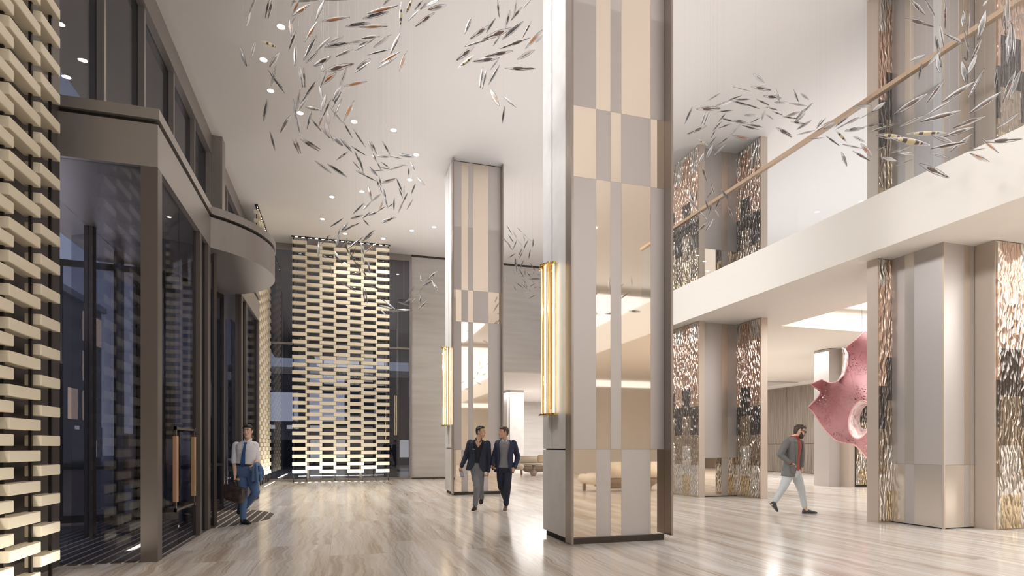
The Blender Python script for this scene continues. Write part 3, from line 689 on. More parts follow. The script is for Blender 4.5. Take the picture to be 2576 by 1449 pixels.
    if glasses:
        g = MB()
        for s in (1, -1):
            g.ell(P(s*.034, .098, .012), .029*k, .007*k, .021*k, sd, f, up); g.tube([P(s*.06, .092, .022), P(s*.078, .03, .018), P(s*.08, -.02, .01)], .0045*k, 8)
        g.tube([P(-.02, .103, .018), P(.02, .103, .018)], .005*k, 8)
        plain('sunglasses', g, mat('sunglass_black', srgb(20, 20, 22), .12), fig.root)
    return P
def shoe(fig, heel, toe, m, k=1.0, sole=None):
    d = (toe-heel); L = d.length; d = d.normalized(); s = d.cross(V((0, 0, 1))).normalized(); u = s.cross(d)
    if u.z < 0: u = -u
    def st(rows):
        R = []
        for t, hw, z0, z1 in rows:
            c = heel+d*(L*t)
            R.append([c+s*(hw*k*math.cos(a))+u*(k*(z0+(z1-z0)*(.5+.5*math.sin(a)))) for a in [2*math.pi*i/16 for i in range(16)]])
        return R
    o = plain('shoe', MB().loft(st([(-.02, .018, .012, .05), (.02, .032, .006, .085), (.12, .037, .004, .105), (.3, .037, .004, .10), (.45, .037, .006, .085), (.62, .044, .004, .066), (.8, .044, .004, .052), (.93, .034, .006, .040), (1.0, .014, .012, .03)])), m, fig.root)
    sl = plain('sole', MB().loft(st([(-.03, .02, -.004, .014), (.05, .037, -.006, .014), (.4, .036, -.004, .014), (.65, .047, -.006, .014), (.9, .04, -.006, .014), (1.01, .012, 0, .014)])), sole or mat('dark_sole', srgb(40, 34, 30), .7), None); sl.parent = o
    return o
LEGR = [.088, .078, .06, .056, .058, .046]
def leg_pts(h, kn, an): return [h, h.lerp(kn, .5), kn, kn.lerp(an, .12), kn.lerp(an, .4), an]
def figure(fig, Hh, N, f, arms, legs, hd, k, skin, hair, trous, shoe_m, **kw):
    """arms: (shoulder, elbow, wrist, hand dir, palm normal, thumb, curl); legs: (hip, knee, ankle, heel, toe)"""
    b = fig.body; hc, hf, hu, hk = hd
    torso(b, Hh, N, f, [t[0] for t in PROF], k, 0)
    b.tube([N-(N-Hh)*.08, N.lerp(hc, .35), hc-hu*.04-hf.normalized()*.015], [.064*k, .056*k, .055*k], 16)
    for (sh, el, wr, hd_, pn, th, cu) in arms:
        b.tube([sh, sh.lerp(el, .45), el, el.lerp(wr, .3), wr], [.056*k, .050*k, .041*k, .041*k, .028*k], 14); hand(b, wr, hd_, pn, k, cu, th)
    for (h, kn, an, he, to) in legs:
        b.tube(leg_pts(h, kn, an), [r*k*.92 for r in LEGR], 16); b.tube([an, he.lerp(to, .3)+V((0, 0, .045))], .036*k, 10)
        shoe(fig, he, to, shoe_m, k, kw.get('sole'))
    head(fig, hc, hf, hu, hk, skin, hair, kw.get('style', 'short'), kw.get('beard'), kw.get('glasses', False))
    t = MB(); torso(t, Hh, N, f, [-.2, -.14, -.05, .1, .2, .3], k, .014)
    lr = kw.get('leg_r', [.098, .09, .073, .07, .066, .056]); cut = kw.get('cuff', .97)
    for (h, kn, an, he, to) in legs:
        p = leg_pts(h, kn, an); p[-1] = kn.lerp(an, cut); rr = random.Random(int(h.x*1e4)); pts, rad = [], []
        for i in range(len(p)-1):
            for q in range(4):
                pts.append(p[i].lerp(p[i+1], q/4)); rad.append((lr[i]+(lr[i+1]-lr[i])*q/4)*k*(1+(.035*rr.uniform(-1, 1) if i+q else 0)))
        t.tube(pts+[p[-1]], rad+[lr[-1]*k*1.03], 18)
    remesh('trousers', t, trous, fig.root, .007, 3)
    if not kw.get('late'): remesh('body', b, skin, fig.root, .0055, 2)
def sleeve(mb, sh, el, wr, k, r, end=1.0):
    pts, rad = [], []; rr = random.Random(int(sh.x*1e4)+7)
    segs = [(sh, el, r[0], r[1]), (el, el.lerp(wr, end), r[1], r[2])] if end > 0 else [(sh, sh.lerp(el, 1+end), r[0], r[1])]
    for (a, b, ra, rb) in segs:
        for q in range(7): pts.append(a.lerp(b, q/7)); rad.append((ra+(rb-ra)*q/7)*k*(1+.04*rr.uniform(-1, 1)))
    pts.append(segs[-1][1]); rad.append(segs[-1][3]*k); mb.tube(pts, rad, 16)
def deltoid(mb, sh, N, Hh, k, r): mb.tube([N-(N-Hh)*.13+(sh-N)*.2, N.lerp(sh, .6)-(N-Hh)*.05, sh-(N-Hh)*.02], [r*k*.85, r*k*.92, r*k*.98], 14)

# -- man with the briefcase, stepping out of the revolving door
F1 = Fig(540, 1040, 4.831, 10.9, 375, 1338, 'person in white shirt, blue tie and blue trousers walking out with a briefcase')
J = F1.J; H1, N1, f1_ = J(372, 700), J(404, 345), V((.12, -1, 0)); k1 = 1.03
shR, elR, wrR = J(266, 392), J(243, 585, -.04), J(247, 752, -.2); shL, elL, wrL = J(486, 388), J(515, 560, .06), J(497, 622, -.16)
arms = [(shR, elR, wrR, V((.05, -.25, -1)), V((.9, .3, 0)), 1, .7), (shL, elL, wrL, V((-.55, -.6, -.35)), V((.3, .3, -.9)), -1, .5)]
legs = [(J(330, 740), J(345, 1000, -.12), J(345, 1272, -.06), J(328, 1342, .02), J(432, 1342, -.2)), (J(432, 740, .02), J(500, 962, -.12), J(345, 1165, .17), J(318, 1160, .26), J(290, 1228, .10))]
SH_W = cloth('white_shirt', (232, 232, 238), None, .75); TR_B = cloth('blue_chino', (88, 116, 156), (76, 102, 142)); BLACK_L = mat('black_leather', srgb(40, 38, 40), .3)
figure(F1, H1, N1, f1_, arms, legs, (J(405, 222, -.06), V((.06, -1, .03)), V((0, 0, 1)), 1.0), k1, SKIN_TAN, HAIR_BLACK, TR_B, BLACK_L, style='quiff')
sm = MB(); torso(sm, H1, N1, f1_, [.22, .3, .38, .45, .6, .75, .88, .96, 1.03], k1, .02)
for (s_, e_, w_, sgn) in ((shR, elR, wrR, 1), (shL, elL, wrL, 1)): sleeve(sm, s_, e_, w_, k1, [.075, .062, .05], .12); deltoid(sm, s_, N1, H1, k1, .066)
remesh('shirt', sm, SH_W, F1.root, .007, 3)
ax, sd, fw = frame(H1, N1, f1_)
cb = MB()
for s in (1, -1): cb.tube([N1+ax*.055-fw*.05+sd*s*.05, N1+ax*.045+sd*s*.066+fw*.01, N1+ax*.015+sd*s*.03+fw*.088], [.020, .026, .020], 10, flat=.35, up=ax)
plain('collar', cb, SH_W, F1.root)
tie = MB(); A = N1+fw*.112-ax*.008; B = H1+(N1-H1)*.16+fw*.155
tie.loft([[A+(B-A)*t+sd*hw+fw*(q+.05*math.sin(math.pi*t)**.7) for hw, q in ((-w, .0), (w, .0), (w, .012), (-w, .012))] for t, w in ((0, .022), (.06, .026), (.1, .018), (.45, .03), (.85, .042), (.93, .036), (1, .003))])
plain('tie', tie, cloth('blue_tie', (44, 74, 122), (58, 92, 146), .5), F1.root, 'blue necktie', smooth=False)
bt = MB(); torso(bt, H1, N1, f1_, [.19, .25], k1, .024); plain('belt', bt, BLACK_L, F1.root)
c = H1+(N1-H1)*.22+fw*.147; plain('buckle', MB().add([c+sd*a+ax*b_+fw*q for q in (0, .012) for a, b_ in ((-.022, -.017), (.022, -.017), (.022, .017), (-.022, .017))], [(0,1,2,3),(4,5,6,7),(0,1,5,4),(1,2,6,5),(2,3,7,6),(3,0,4,7)]), M['bronze_fin'], F1.root, smooth=False)

def held(name, fig, at, label, cat):
    w = fig.root.matrix_basis if False else Matrix.LocRotScale(fig.root.location, fig.root.rotation_euler, None)
    return empty(name, tuple(w @ at), label, cat, None, -YAW), at
LEATH = grain(mat('brown_leather', srgb(58, 44, 42), .42), (14, 14, 14), srgb(46, 36, 36), srgb(74, 56, 50), bump=.2)
br_, o0 = held('briefcase', F1, wrR+V((0, 0, -.1)), 'soft dark brown leather briefcase held by the man in the white shirt', 'bag')
Q = lambda cx, cy, w=0: F1.J(cx, cy, w)-o0
bag = MB()
def bq(pts, hw): return [p+V((0, s*hw, 0)) for s in (1, -1) for p in (pts if s == 1 else pts[::-1])]
def slab(top, bot, d0, d1, n=8):
    R = []
    for i in range(n+1):
        t = i/n; c = top.lerp(bot, t); R.append(c)
    return R
rows = [((128, 850), (358, 905), .035), ((118, 875), (372, 925), .06), ((115, 950), (375, 965), .085), ((128, 1010), (362, 1030), .10), ((145, 1042), (335, 1080), .085), ((165, 1050), (325, 1092), .05)]
R = []
for (l, r_, hw) in rows:
    a, b = Q(l[0], l[1], -.26), Q(r_[0], r_[1], -.30); mid = (a+b)/2; dx = (b-a)/2; dn = V((-dx.y, dx.x, 0)).normalized()
    R.append([mid+dx*math.copysign(abs(math.cos(t))**.35, math.cos(t))+dn*(hw*math.copysign(abs(math.sin(t))**.6, math.sin(t))) for t in [2*math.pi*i/28 for i in range(28)]])
bag.loft(R); remesh('case', bag, LEATH, br_, .008, 2)
hdl = MB()
for w in (-.30, -.22): hdl.tube([Q(212, 885, w), Q(214, 840, w), Q(228, 815, w), Q(268, 815, w), Q(285, 845, w), Q(288, 895, w)], .009, 10)
plain('handle', hdl, LEATH, br_)
st = MB()
for (x, y) in ((165, 876), (325, 922)): st.tube([Q(x-6, y-12, -.33), Q(x, y+30, -.365), Q(x+4, y+65, -.38)], [.012, .013, .011], 8, flat=.4)
plain('strap', st, BLACK_L, br_)
jk_, o0 = held('suit_jacket', F1, wrL, 'blue suit jacket draped over the forearm of the man in white shirt', 'jacket')
jm = MB(); nn = 12
pts = [(470, 592, -.16), (505, 578, -.20), (545, 592, -.16), (590, 660, -.10)]
L_ = [[(478, 600, -.12), (520, 582, -.12), (560, 610, -.06), (600, 690, -.02)], [(462, 640, -.26), (500, 620, -.30), (545, 640, -.25), (598, 700, -.16)], [(452, 720, -.28), (490, 720, -.33), (540, 730, -.28), (590, 760, -.18)], [(450, 812, -.24), (490, 822, -.30), (540, 830, -.26), (572, 822, -.18)], [(462, 815, -.12), (495, 825, -.1), (540, 832, -.1), (566, 822, -.08)], [(480, 700, -.06), (510, 690, -.04), (550, 690, -.02), (592, 720, 0)]]
jm.loft([[Q2 for Q2 in [F1.J(*L_[r][c])-o0 for r in range(6)]] for c in range(4)])
for a, b in (((470, 650, -.3), (462, 815, -.3)), ((505, 630, -.34), (520, 830, -.33)), ((545, 640, -.28), (560, 825, -.26)), ((575, 665, -.2), (585, 770, -.2))): jm.tube([F1.J(*a)-o0, (F1.J(*a)+F1.J(*b))/2-o0+V((.01, -.01, 0)), F1.J(*b)-o0], [.022, .03, .024], 10)
remesh('cloth', jm, cloth('blue_suit', (96, 124, 162), (80, 106, 146)), jk_, .009, 4)

# -- two men walking together past the farther column
NAVY = cloth('navy_wool', (46, 52, 70), (38, 43, 60)); BLACKSH = cloth('black_shirt', (34, 35, 42)); GREYTR = cloth('grey_wool', (132, 136, 142), (112, 116, 122))
F2 = Fig(1140, 1050, 5.794, 12.95, 345, 1368, 'person in dark blazer, black shirt and grey trousers glancing at his companion')
J = F2.J; H2, N2, f2_ = J(345, 700), J(372, 338), V((.05, -1, 0)); k2 = 1.05
s1, e1, w1 = J(252, 372), J(186, 565, .02), J(122, 712, -.08); s2, e2, w2 = J(498, 385), J(522, 600, .04), J(512, 785, -.05)
arms = [(s1, e1, w1, V((-.3, -.1, -.9)), V((.6, -.6, 0)), -1, .55), (s2, e2, w2, V((-.15, -.1, -1)), V((-.9, .2, 0)), -1, .4)]
legs = [(J(308, 740), J(352, 1015, -.15), J(322, 1272, -.1), J(330, 1345, 0), J(282, 1362, -.25)), (J(392, 740), J(394, 1010, .06), J(415, 1165, .38), J(425, 1180, .48), J(402, 1268, .33))]
BROWN_S = mat('dark_brown_suede', srgb(52, 42, 38), .7); TAN_S = mat('brown_leather_shoe', srgb(104, 80, 64), .45)
figure(F2, H2, N2, f2_, arms, legs, (J(402, 212, -.03), V((.9, -.45, .0)), V((-.03, 0, 1)), 1.02), k2, SKIN, HAIR_BLACK, GREYTR, BROWN_S)
sm = MB(); jacket(sm, H2, N2, f2_, k2, .024, .018, [(.1, .5), (.2, .5), (.3, .5), (.45, .5), (.6, .5), (.72, 1), (.8, 8), (.87, 15), (.93, 24), (.985, 34), (1.04, 44)], 0); remesh('shirt', sm, BLACKSH, F2.root, .008, 2)
ax, sd, fw = frame(H2, N2, f2_)
cb = MB()
for s in (1, -1): cb.tube([N2+ax*.05-fw*.05+sd*s*.05, N2+ax*.04+sd*s*.066+fw*.02, N2-ax*.03+sd*s*.03+fw*.1], [.022, .028, .018], 10, flat=.35, up=ax)
plain('collar', cb, BLACKSH, F2.root)
GAP = [(-.22, 40), (-.12, 26), (0, 16), (.15, 12), (.3, 15), (.45, 19), (.6, 23), (.75, 28), (.88, 34), (.96, 44), (1.02, 56)]
def blazer(fig, Hh, N, f, k, arms_, m, gap, end=.97, inf=.040):
    jb = MB(); jacket(jb, Hh, N, f, k, inf, .02, gap)
    for (s, e, w) in arms_: sleeve(jb, s, e, w, k, [.076, .060, .046], end); deltoid(jb, s, N, Hh, k, .068)
    o = remesh('blazer', jb, m, fig.root, .007, 3)
    for sg in (1, -1): lapel(fig, Hh, N, f, k, inf+.006, [(t, g, 3+16*max(0, min(1, (t-.2)/.5))) for t, g in gap if .15 <= t <= .96], sg, .05, m)
    return o
blazer(F2, H2, N2, f2_, k2, [(s1, e1, w1), (s2, e2, w2)], NAVY, GAP)
p = N2-ax*.2-sd*.09+fw*.166; plain('pocket_square', MB().tube([p+sd*.03, p-sd*.03], .006, 6), EYE_W, F2.root, 'thin white pocket square')
ph_, o0 = held('phone', F2, w1+V((.0, -.02, -.12)), 'dark smartphone in the hand of the man in grey trousers', 'phone')
q = [F2.J(92, 780, -.11)-o0, F2.J(140, 775, -.10)-o0, F2.J(158, 862, -.13)-o0, F2.J(108, 870, -.14)-o0]
plain('case', MB().add([v+V((0, s*.005, 0)) for s in (1, -1) for v in q], [(0,1,2,3),(4,5,6,7),(0,1,5,4),(1,2,6,5),(2,3,7,6),(3,0,4,7)]), mat('phone_black', srgb(30, 32, 38), .25), ph_, smooth=False)
q2 = [v+(sum(q, V((0, 0, 0)))/4-v)*.12 for v in q]
plain('screen', MB().add([v+V((0, s, 0)) for s in (-.0055, -.007) for v in q2], [(0,1,2,3),(4,5,6,7),(0,1,5,4),(1,2,6,5),(2,3,7,6),(3,0,4,7)]), mat('phone_glass', srgb(104, 122, 156), .1), ph_, smooth=False)

F3 = Fig(1140, 1050, 5.794, 13.0, 755, 1366, 'person in navy suit and grey polo shirt turning to the man beside him')
J = F3.J; H3, N3, f3_ = J(742, 725), J(757, 335), V((-.08, -1, 0)); k3 = 1.03
s1, e1, w1 = J(655, 375), J(600, 560, .02), J(572, 685, -.08); s2, e2, w2 = J(878, 375), J(942, 575, .06), J(900, 728, -.08)
arms = [(s1, e1, w1, V((.05, -.15, -1)), V((.7, -.5, 0)), -1, .6), (s2, e2, w2, V((-.45, -.3, -.8)), V((-.6, .5, -.3)), 1, .6)]
legs = [(J(795, 760), J(795, 1018, -.13), J(772, 1268, -.08), J(770, 1340, .02), J(750, 1362, -.26)), (J(695, 760), J(698, 1010, .02), J(762, 1185, .34), J(770, 1195, .44), J(752, 1262, .28))]
figure(F3, H3, N3, f3_, arms, legs, (J(738, 222, -.03), V((-.93, -.36, .03)), V((.03, 0, 1)), 1.02), k3, SKIN, HAIR_BROWN, cloth('navy_trousers', (42, 48, 66), (35, 40, 56)), TAN_S, style='quiff', sole=mat('brown_sole', srgb(128, 98, 78), .6))
POLO = cloth('grey_marl', (136, 136, 140), (118, 118, 124))
sm = MB(); torso(sm, H3, N3, f3_, [-.02, .1, .2, .3, .45, .6, .75, .88, .96, 1.03], k3, .018); remesh('polo_shirt', sm, POLO, F3.root, .008, 2)
ax, sd, fw = frame(H3, N3, f3_); cb = MB()
for s in (1, -1): cb.tube([N3+ax*.05-fw*.05+sd*s*.05, N3+ax*.04+sd*s*.068+fw*.02, N3-ax*.02+sd*s*.035+fw*.1], [.022, .028, .022], 10, flat=.35, up=ax)
plain('collar', cb, SH_W, F3.root, 'white polo collar')
GAP3 = [(-.2, 46), (-.1, 38), (0, 33), (.15, 30), (.3, 28), (.45, 27), (.6, 29), (.75, 32), (.88, 37), (.96, 46), (1.02, 58)]
blazer(F3, H3, N3, f3_, k3, [(s1, e1, w1), (s2, e2, w2)], cloth('navy_suit', (50, 58, 84), (42, 49, 72)), GAP3)
ph_, o0 = held('phone', F3, w1+V((0, -.02, -.1)), 'small black phone in the hand of the man in the navy suit', 'phone')
q = [F3.J(562, 712, -.13)-o0, F3.J(588, 718, -.13)-o0, F3.J(592, 768, -.14)-o0, F3.J(566, 768, -.14)-o0]
plain('case', MB().add([v+V((0, s*.005, 0)) for s in (1, -1) for v in q], [(0,1,2,3),(4,5,6,7),(0,1,5,4),(1,2,6,5),(2,3,7,6),(3,0,4,7)]), bpy.data.materials['phone_black'], ph_, smooth=False)

# -- man walking to the right under the gallery edge
F4 = Fig(1910, 1050, 5.571, 12.43, 455, 1353, 'person in grey blazer, red top and sunglasses walking with a hand in his pocket')
J = F4.J; H4, N4, f4_ = J(452, 742), J(492, 288), V((.74, -.67, 0)); k4 = 1.1
s1, e1, w1 = J(388, 352, -.12), J(290, 520, -.14), J(440, 648, -.2); s2, e2, w2 = J(572, 362, .14), J(590, 560, .12), J(592, 690, .06)
arms = [(s1, e1, w1, V((.85, -.05, -.5)), V((.3, .8, -.4)), 1, .3), (s2, e2, w2, V((.0, -.1, -1)), V((-.8, .3, 0)), -1, .5)]
legs = [(J(428, 760, -.06), J(335, 985, -.1), J(212, 1188, -.06), J(146, 1210, -.06), J(252, 1328, -.1)), (J(505, 760, .08), J(588, 1010, .06), J(640, 1262, .06), J(606, 1352, .08), J(812, 1345, .02))]
figure(F4, H4, N4, f4_, arms, legs, (J(566, 196, -.02), V((.93, -.22, -.3)), V((.25, 0, .96)), 1.13), k4, SKIN_TAN, HAIR_BROWN, cloth('pale_grey_chino', (200, 206, 208), (188, 194, 197)), mat('charcoal_shoe', srgb(64, 64, 68), .4), style='quiff', beard=HAIR_BROWN, glasses=True, cuff=.9, leg_r=[.1, .092, .074, .07, .062, .052], sole=mat('grey_sole', srgb(128, 126, 124), .6))
RED = cloth('brick_red_knit', (166, 70, 66), (148, 60, 58))
sm = MB(); torso(sm, H4, N4, f4_, [.0, .1, .2, .3, .45, .6, .75, .88, .96, 1.03, 1.06], k4, .016); remesh('sweater', sm, RED, F4.root, .008, 2)
GAP4 = [(-.2, 46), (-.1, 42), (0, 39), (.15, 37), (.3, 38), (.45, 39), (.6, 40), (.75, 41), (.88, 45), (.96, 52), (1.02, 62)]
blazer(F4, H4, N4, f4_, k4, [(s1, e1, w1), (s2, e2, w2)], cloth('grey_tweed', (122, 122, 120), (104, 104, 102)), GAP4, .9, .046)
for (e_, w_) in ((e1, w1),): plain('cuff', MB().tube([e_.lerp(w_, .88), e_.lerp(w_, .98)], .043, 14), RED, F4.root, 'red knit cuff')
pk = MB(); P0 = J(430, 672, -.27); pk.tube([J(430, 678, -.255), J(515, 668, -.255)], .012, 8); pk.tube([J(470, 690, -.235), J(480, 760, -.225)], [.05, .055], 12, flat=.5); plain('pocket', pk, bpy.data.materials['grey_tweed'], F4.root)

# ------------------------------------------------------------------ pink perforated sculpture
def sculpture():
    D = 16.0; ox, oy, sc = 2020, 820, 3.45; a = (ox+400/sc-1288)/FPX
    base = V((D*(a*CS+SN), D*(CS-a*SN), 0)); X0 = a*D
    r = empty('hanging_sculpture', tuple(base+V((0, 0, 1.2))), 'large pink perforated curling sheet sculpture hanging behind the near pier', 'sculpture', None, -YAW)
    def P(cx, cy, w): d = D+w; return V(((ox+cx/sc-1288)/FPX*d-X0, w, EYE-(oy+cy/sc-HOR)/FPX*d-1.2))
    out = [(535, 45), (470, 110), (410, 158), (365, 192), (385, 260), (378, 340), (358, 400), (328, 450), (298, 482), (262, 498), (215, 492), (188, 478), (160, 462), (100, 488), (65, 510), (115, 540), (155, 558), (152, 590), (120, 630), (45, 705), (95, 760), (150, 850), (200, 915), (262, 975), (320, 1006), (380, 1012), (430, 1020), (470, 1050), (520, 1105), (565, 1165), (650, 1180), (720, 1080), (760, 900), (735, 700), (745, 500), (715, 300), (660, 150), (590, 70)]
    hole = (492, 812, 92, 168, math.radians(12)); N = 190; K = 26
    # resample the outline by arc length
    seg = [math.dist(out[i], out[(i+1) % len(out)]) for i in range(len(out))]; tot = sum(seg); O = []
    for i in range(N):
        s = tot*i/N; j = 0
        while s > seg[j]: s -= seg[j]; j += 1
        p, q = out[j], out[(j+1) % len(out)]; O.append((p[0]+(q[0]-p[0])*s/seg[j], p[1]+(q[1]-p[1])*s/seg[j]))
    th = [math.atan2(p[1]-hole[1], p[0]-hole[0]) for p in O]
    def inner(i, e=1.0):
        t = th[i]; c, s = math.cos(t-hole[4]), math.sin(t-hole[4]); rr = hole[2]*hole[3]/math.hypot(hole[3]*c, hole[2]*s)*e
        return (hole[0]+rr*math.cos(t), hole[1]+rr*math.sin(t))
    def depth(x, y, s): e = ((x-492)/92)**2+((y-812)/168)**2; return .55*math.sin(.0075*(x-120)+.0042*(y-300))-.75*math.exp(-.28*e)+.16*math.sin(.013*(y-.4*x))
    def sheet(e0, e1, kk, fn):
        vs, fs = [], []
        for k in range(kk+1):
            for i in range(N): vs.append(fn(i, k/kk))
        for k in range(kk):
            for i in range(N): fs.append((k*N+i, k*N+(i+1) % N, (k+1)*N+(i+1) % N, (k+1)*N+i))
        return MB().add(vs, fs)
    def f1(i, t):
        a_, b_ = inner(i), O[i]; x, y = a_[0]+(b_[0]-a_[0])*t, a_[1]+(b_[1]-a_[1])*t; return P(x, y, depth(x, y, t))
    def f2(i, t):
        e = 1-.35*t; x, y = inner(i, e); return P(x+60*t*t, y-20*t, depth(x, y, 0)+.75*t)
    pm = mat('pink_perforated_sheet', srgb(176, 120, 124), .5); n, l, b = nodes(pm)
    tc = n.new('ShaderNodeTexCoord'); vo = n.new('ShaderNodeTexVoronoi'); vo.inputs['Scale'].default_value = 17; l.new(tc.outputs['Object'], vo.inputs['Vector'])
    no = n.new('ShaderNodeTexNoise'); no.inputs['Scale'].default_value = 1.3; l.new(tc.outputs['Object'], no.inputs['Vector'])
    mr = n.new('ShaderNodeMapRange'); mr.inputs[1].default_value = .35; mr.inputs[2].default_value = .65; mr.inputs[3].default_value = .14; mr.inputs[4].default_value = .36; l.new(no.outputs[0], mr.inputs[0])
    gt = n.new('ShaderNodeMath'); gt.operation = 'GREATER_THAN'; l.new(vo.outputs['Distance'], gt.inputs[0]); l.new(mr.outputs[0], gt.inputs[1]); l.new(gt.outputs[0], b.inputs['Alpha'])
    wm = grain(mat('pale_pink_sheet', srgb(240, 226, 224), .5), (7, 7, 7), srgb(206, 150, 150), srgb(246, 238, 236), .3, .55)
    def thick(o, t=.02):
        m = o.modifiers.new('thickness', 'SOLIDIFY'); m.thickness = t; m.offset = 0
        for p in o.data.polygons: p.use_smooth = True
    s = plain('sheet', sheet(0, 1, K, f1), pm, r); thick(s)
    s = plain('funnel', sheet(0, 1, 10, f2), wm, r, 'pale inner funnel'); thick(s)
    # pale turned-over lip on the upper left edge and rolled rims
    lip = [(340, 190), (352, 240), (350, 330), (338, 420), (300, 482)]; L2 = [(368, 200), (395, 250), (392, 330), (362, 420), (306, 480)]
    vs = []
    for k, (p, q) in enumerate(zip(lip, L2)):
        for t in range(6): u = t/5; x, y = q[0]+(p[0]-q[0])*u, q[1]+(p[1]-q[1])*u; vs.append(P(x, y, depth(q[0], q[1], 1)-.25*math.sin(math.pi*u*.8)))
    o = plain('curled_lip', MB().add(vs, [(k*6+t, k*6+t+1, (k+1)*6+t+1, (k+1)*6+t) for k in range(4) for t in range(5)]), wm, r, 'white curled edge'); thick(o, .03)
    rim = MB()
    for fn, t in ((f1, 0), (f1, 1)): rim.tube([fn(i, t) for i in list(range(0, N, 2))+[0]], .018, 8)
    plain('rim', rim, mat('pink_rim', srgb(222, 170, 168), .4), r)
    cb = MB()
    for i in (2, 178): p = f1(i, 1); cb.tube([p, V((p.x, p.y, 5.745-1.2))], .004, 6)
    plain('cable', cb, M['bronze_dark'], r)
sculpture()

# ------------------------------------------------------------------ lounge furniture
UPH = grain(mat('cream_boucle', srgb(222, 209, 189), .9), (60, 60, 60), srgb(206, 192, 171), srgb(232, 221, 204), bump=.3)
SHELL = grain(mat('taupe_shell', srgb(150, 132, 116), .6), (8, 8, 60), srgb(138, 120, 105), srgb(164, 147, 131))
def sofa(loc, rz, label, L=3.4):
    r = empty('sofa', loc, label, 'sofa', None, rz)
    R = []
    for z, e, d in ((.10, .42, .28), (.14, .36, .36), (.30, .16, .47), (.42, .05, .5)): R.append([(x*(L/2-e), -.02+y*d, z) for x, y in ((-1, -1), (1, -1), (1, 1), (-1, 1))])
    plain('base', MB().loft(R), SHELL, r, 'taupe tapered base', smooth=False)
    for i in range(2):
        x0 = -L/2+.06+i*(L/2-.06); c = bx(x0, x0+L/2-.09, -.52, .30, .42, .58).mesh('seat_cushion', True, .05); c.materials.append(UPH); o = link('seat_cushion', c); o.parent = r
        c = bx(x0, x0+L/2-.09, .28, .52, .44, .96).mesh('back_cushion', True, .06); c.materials.append(UPH); o = link('back_cushion', c); o.parent = r
    for s in (-1, 1):
        plain('armrest', MB().tube([(s*(L/2+.06), -.48, .40), (s*(L/2+.06), .48, .40)], .16, 20), UPH, r)
        plain('leg', MB().lathe([(.05, 0), (.06, .12), (.06, .3)], (s*(L/2+.02), -.42, 0)), SHELL, r)
    return r
xs = X_at(1300, 29.2)+1.85
sofa((xs, 29.2, 0), 0, 'long cream sofa with taupe base in the far lounge')
pl = empty('cushion', (xs-.55, 28.93, .59), 'square beige cushion on the far lounge sofa', 'cushion')
c = MB().ell((0, 0, .22), .25, .09, .24, n=20, m=10); o = plain('cover', c, grain(mat('beige_weave', srgb(196, 178, 150), .9), (40, 40, 40), srgb(180, 162, 134), srgb(206, 189, 162)), pl)
for v in o.data.vertices:
    if abs(v.co.z-.22) < 10: v.co.x = .25*math.copysign(min(1, abs(v.co.x/.25)**.5), v.co.x); v.co.z = .22+.22*math.copysign(min(1, abs((v.co.z-.22)/.24)**.6), v.co.z-.22)
tx = X_at(1342, 27.4)
tb = empty('side_table', (tx, 27.4, 0), 'round taupe pedestal table in front of the lounge sofa', 'table')
plain('table_top', MB().lathe([(.42, .55), (.45, .565), (.45, .585), (.44, .59)], n=32), SHELL, tb, smooth=False)
plain('pedestal', MB().lathe([(.11, 0), (.13, .02), (.19, .16), (.17, .2), (.07, .26), (.06, .4), (.08, .55)], n=28), SHELL, tb)
sofa((8.9, -1.2, 0), 0, 'cream sofa seen only as a reflection in the mirror column', 2.4)
lc = empty('lounge_column', (X_at(1300, 35), 35.5, 0), 'pale square column in the lounge beyond the opening', 'column')
bx(X_at(1283, 35), X_at(1318, 35), 35, 36, 0, 5.05).build('shaft', M['pale_stone'], lc)
bx(X_at(1277, 35), X_at(1283, 35)-.002, 35.1, 36, 0, 5.05).build('metal_strip', M['satin'], lc)

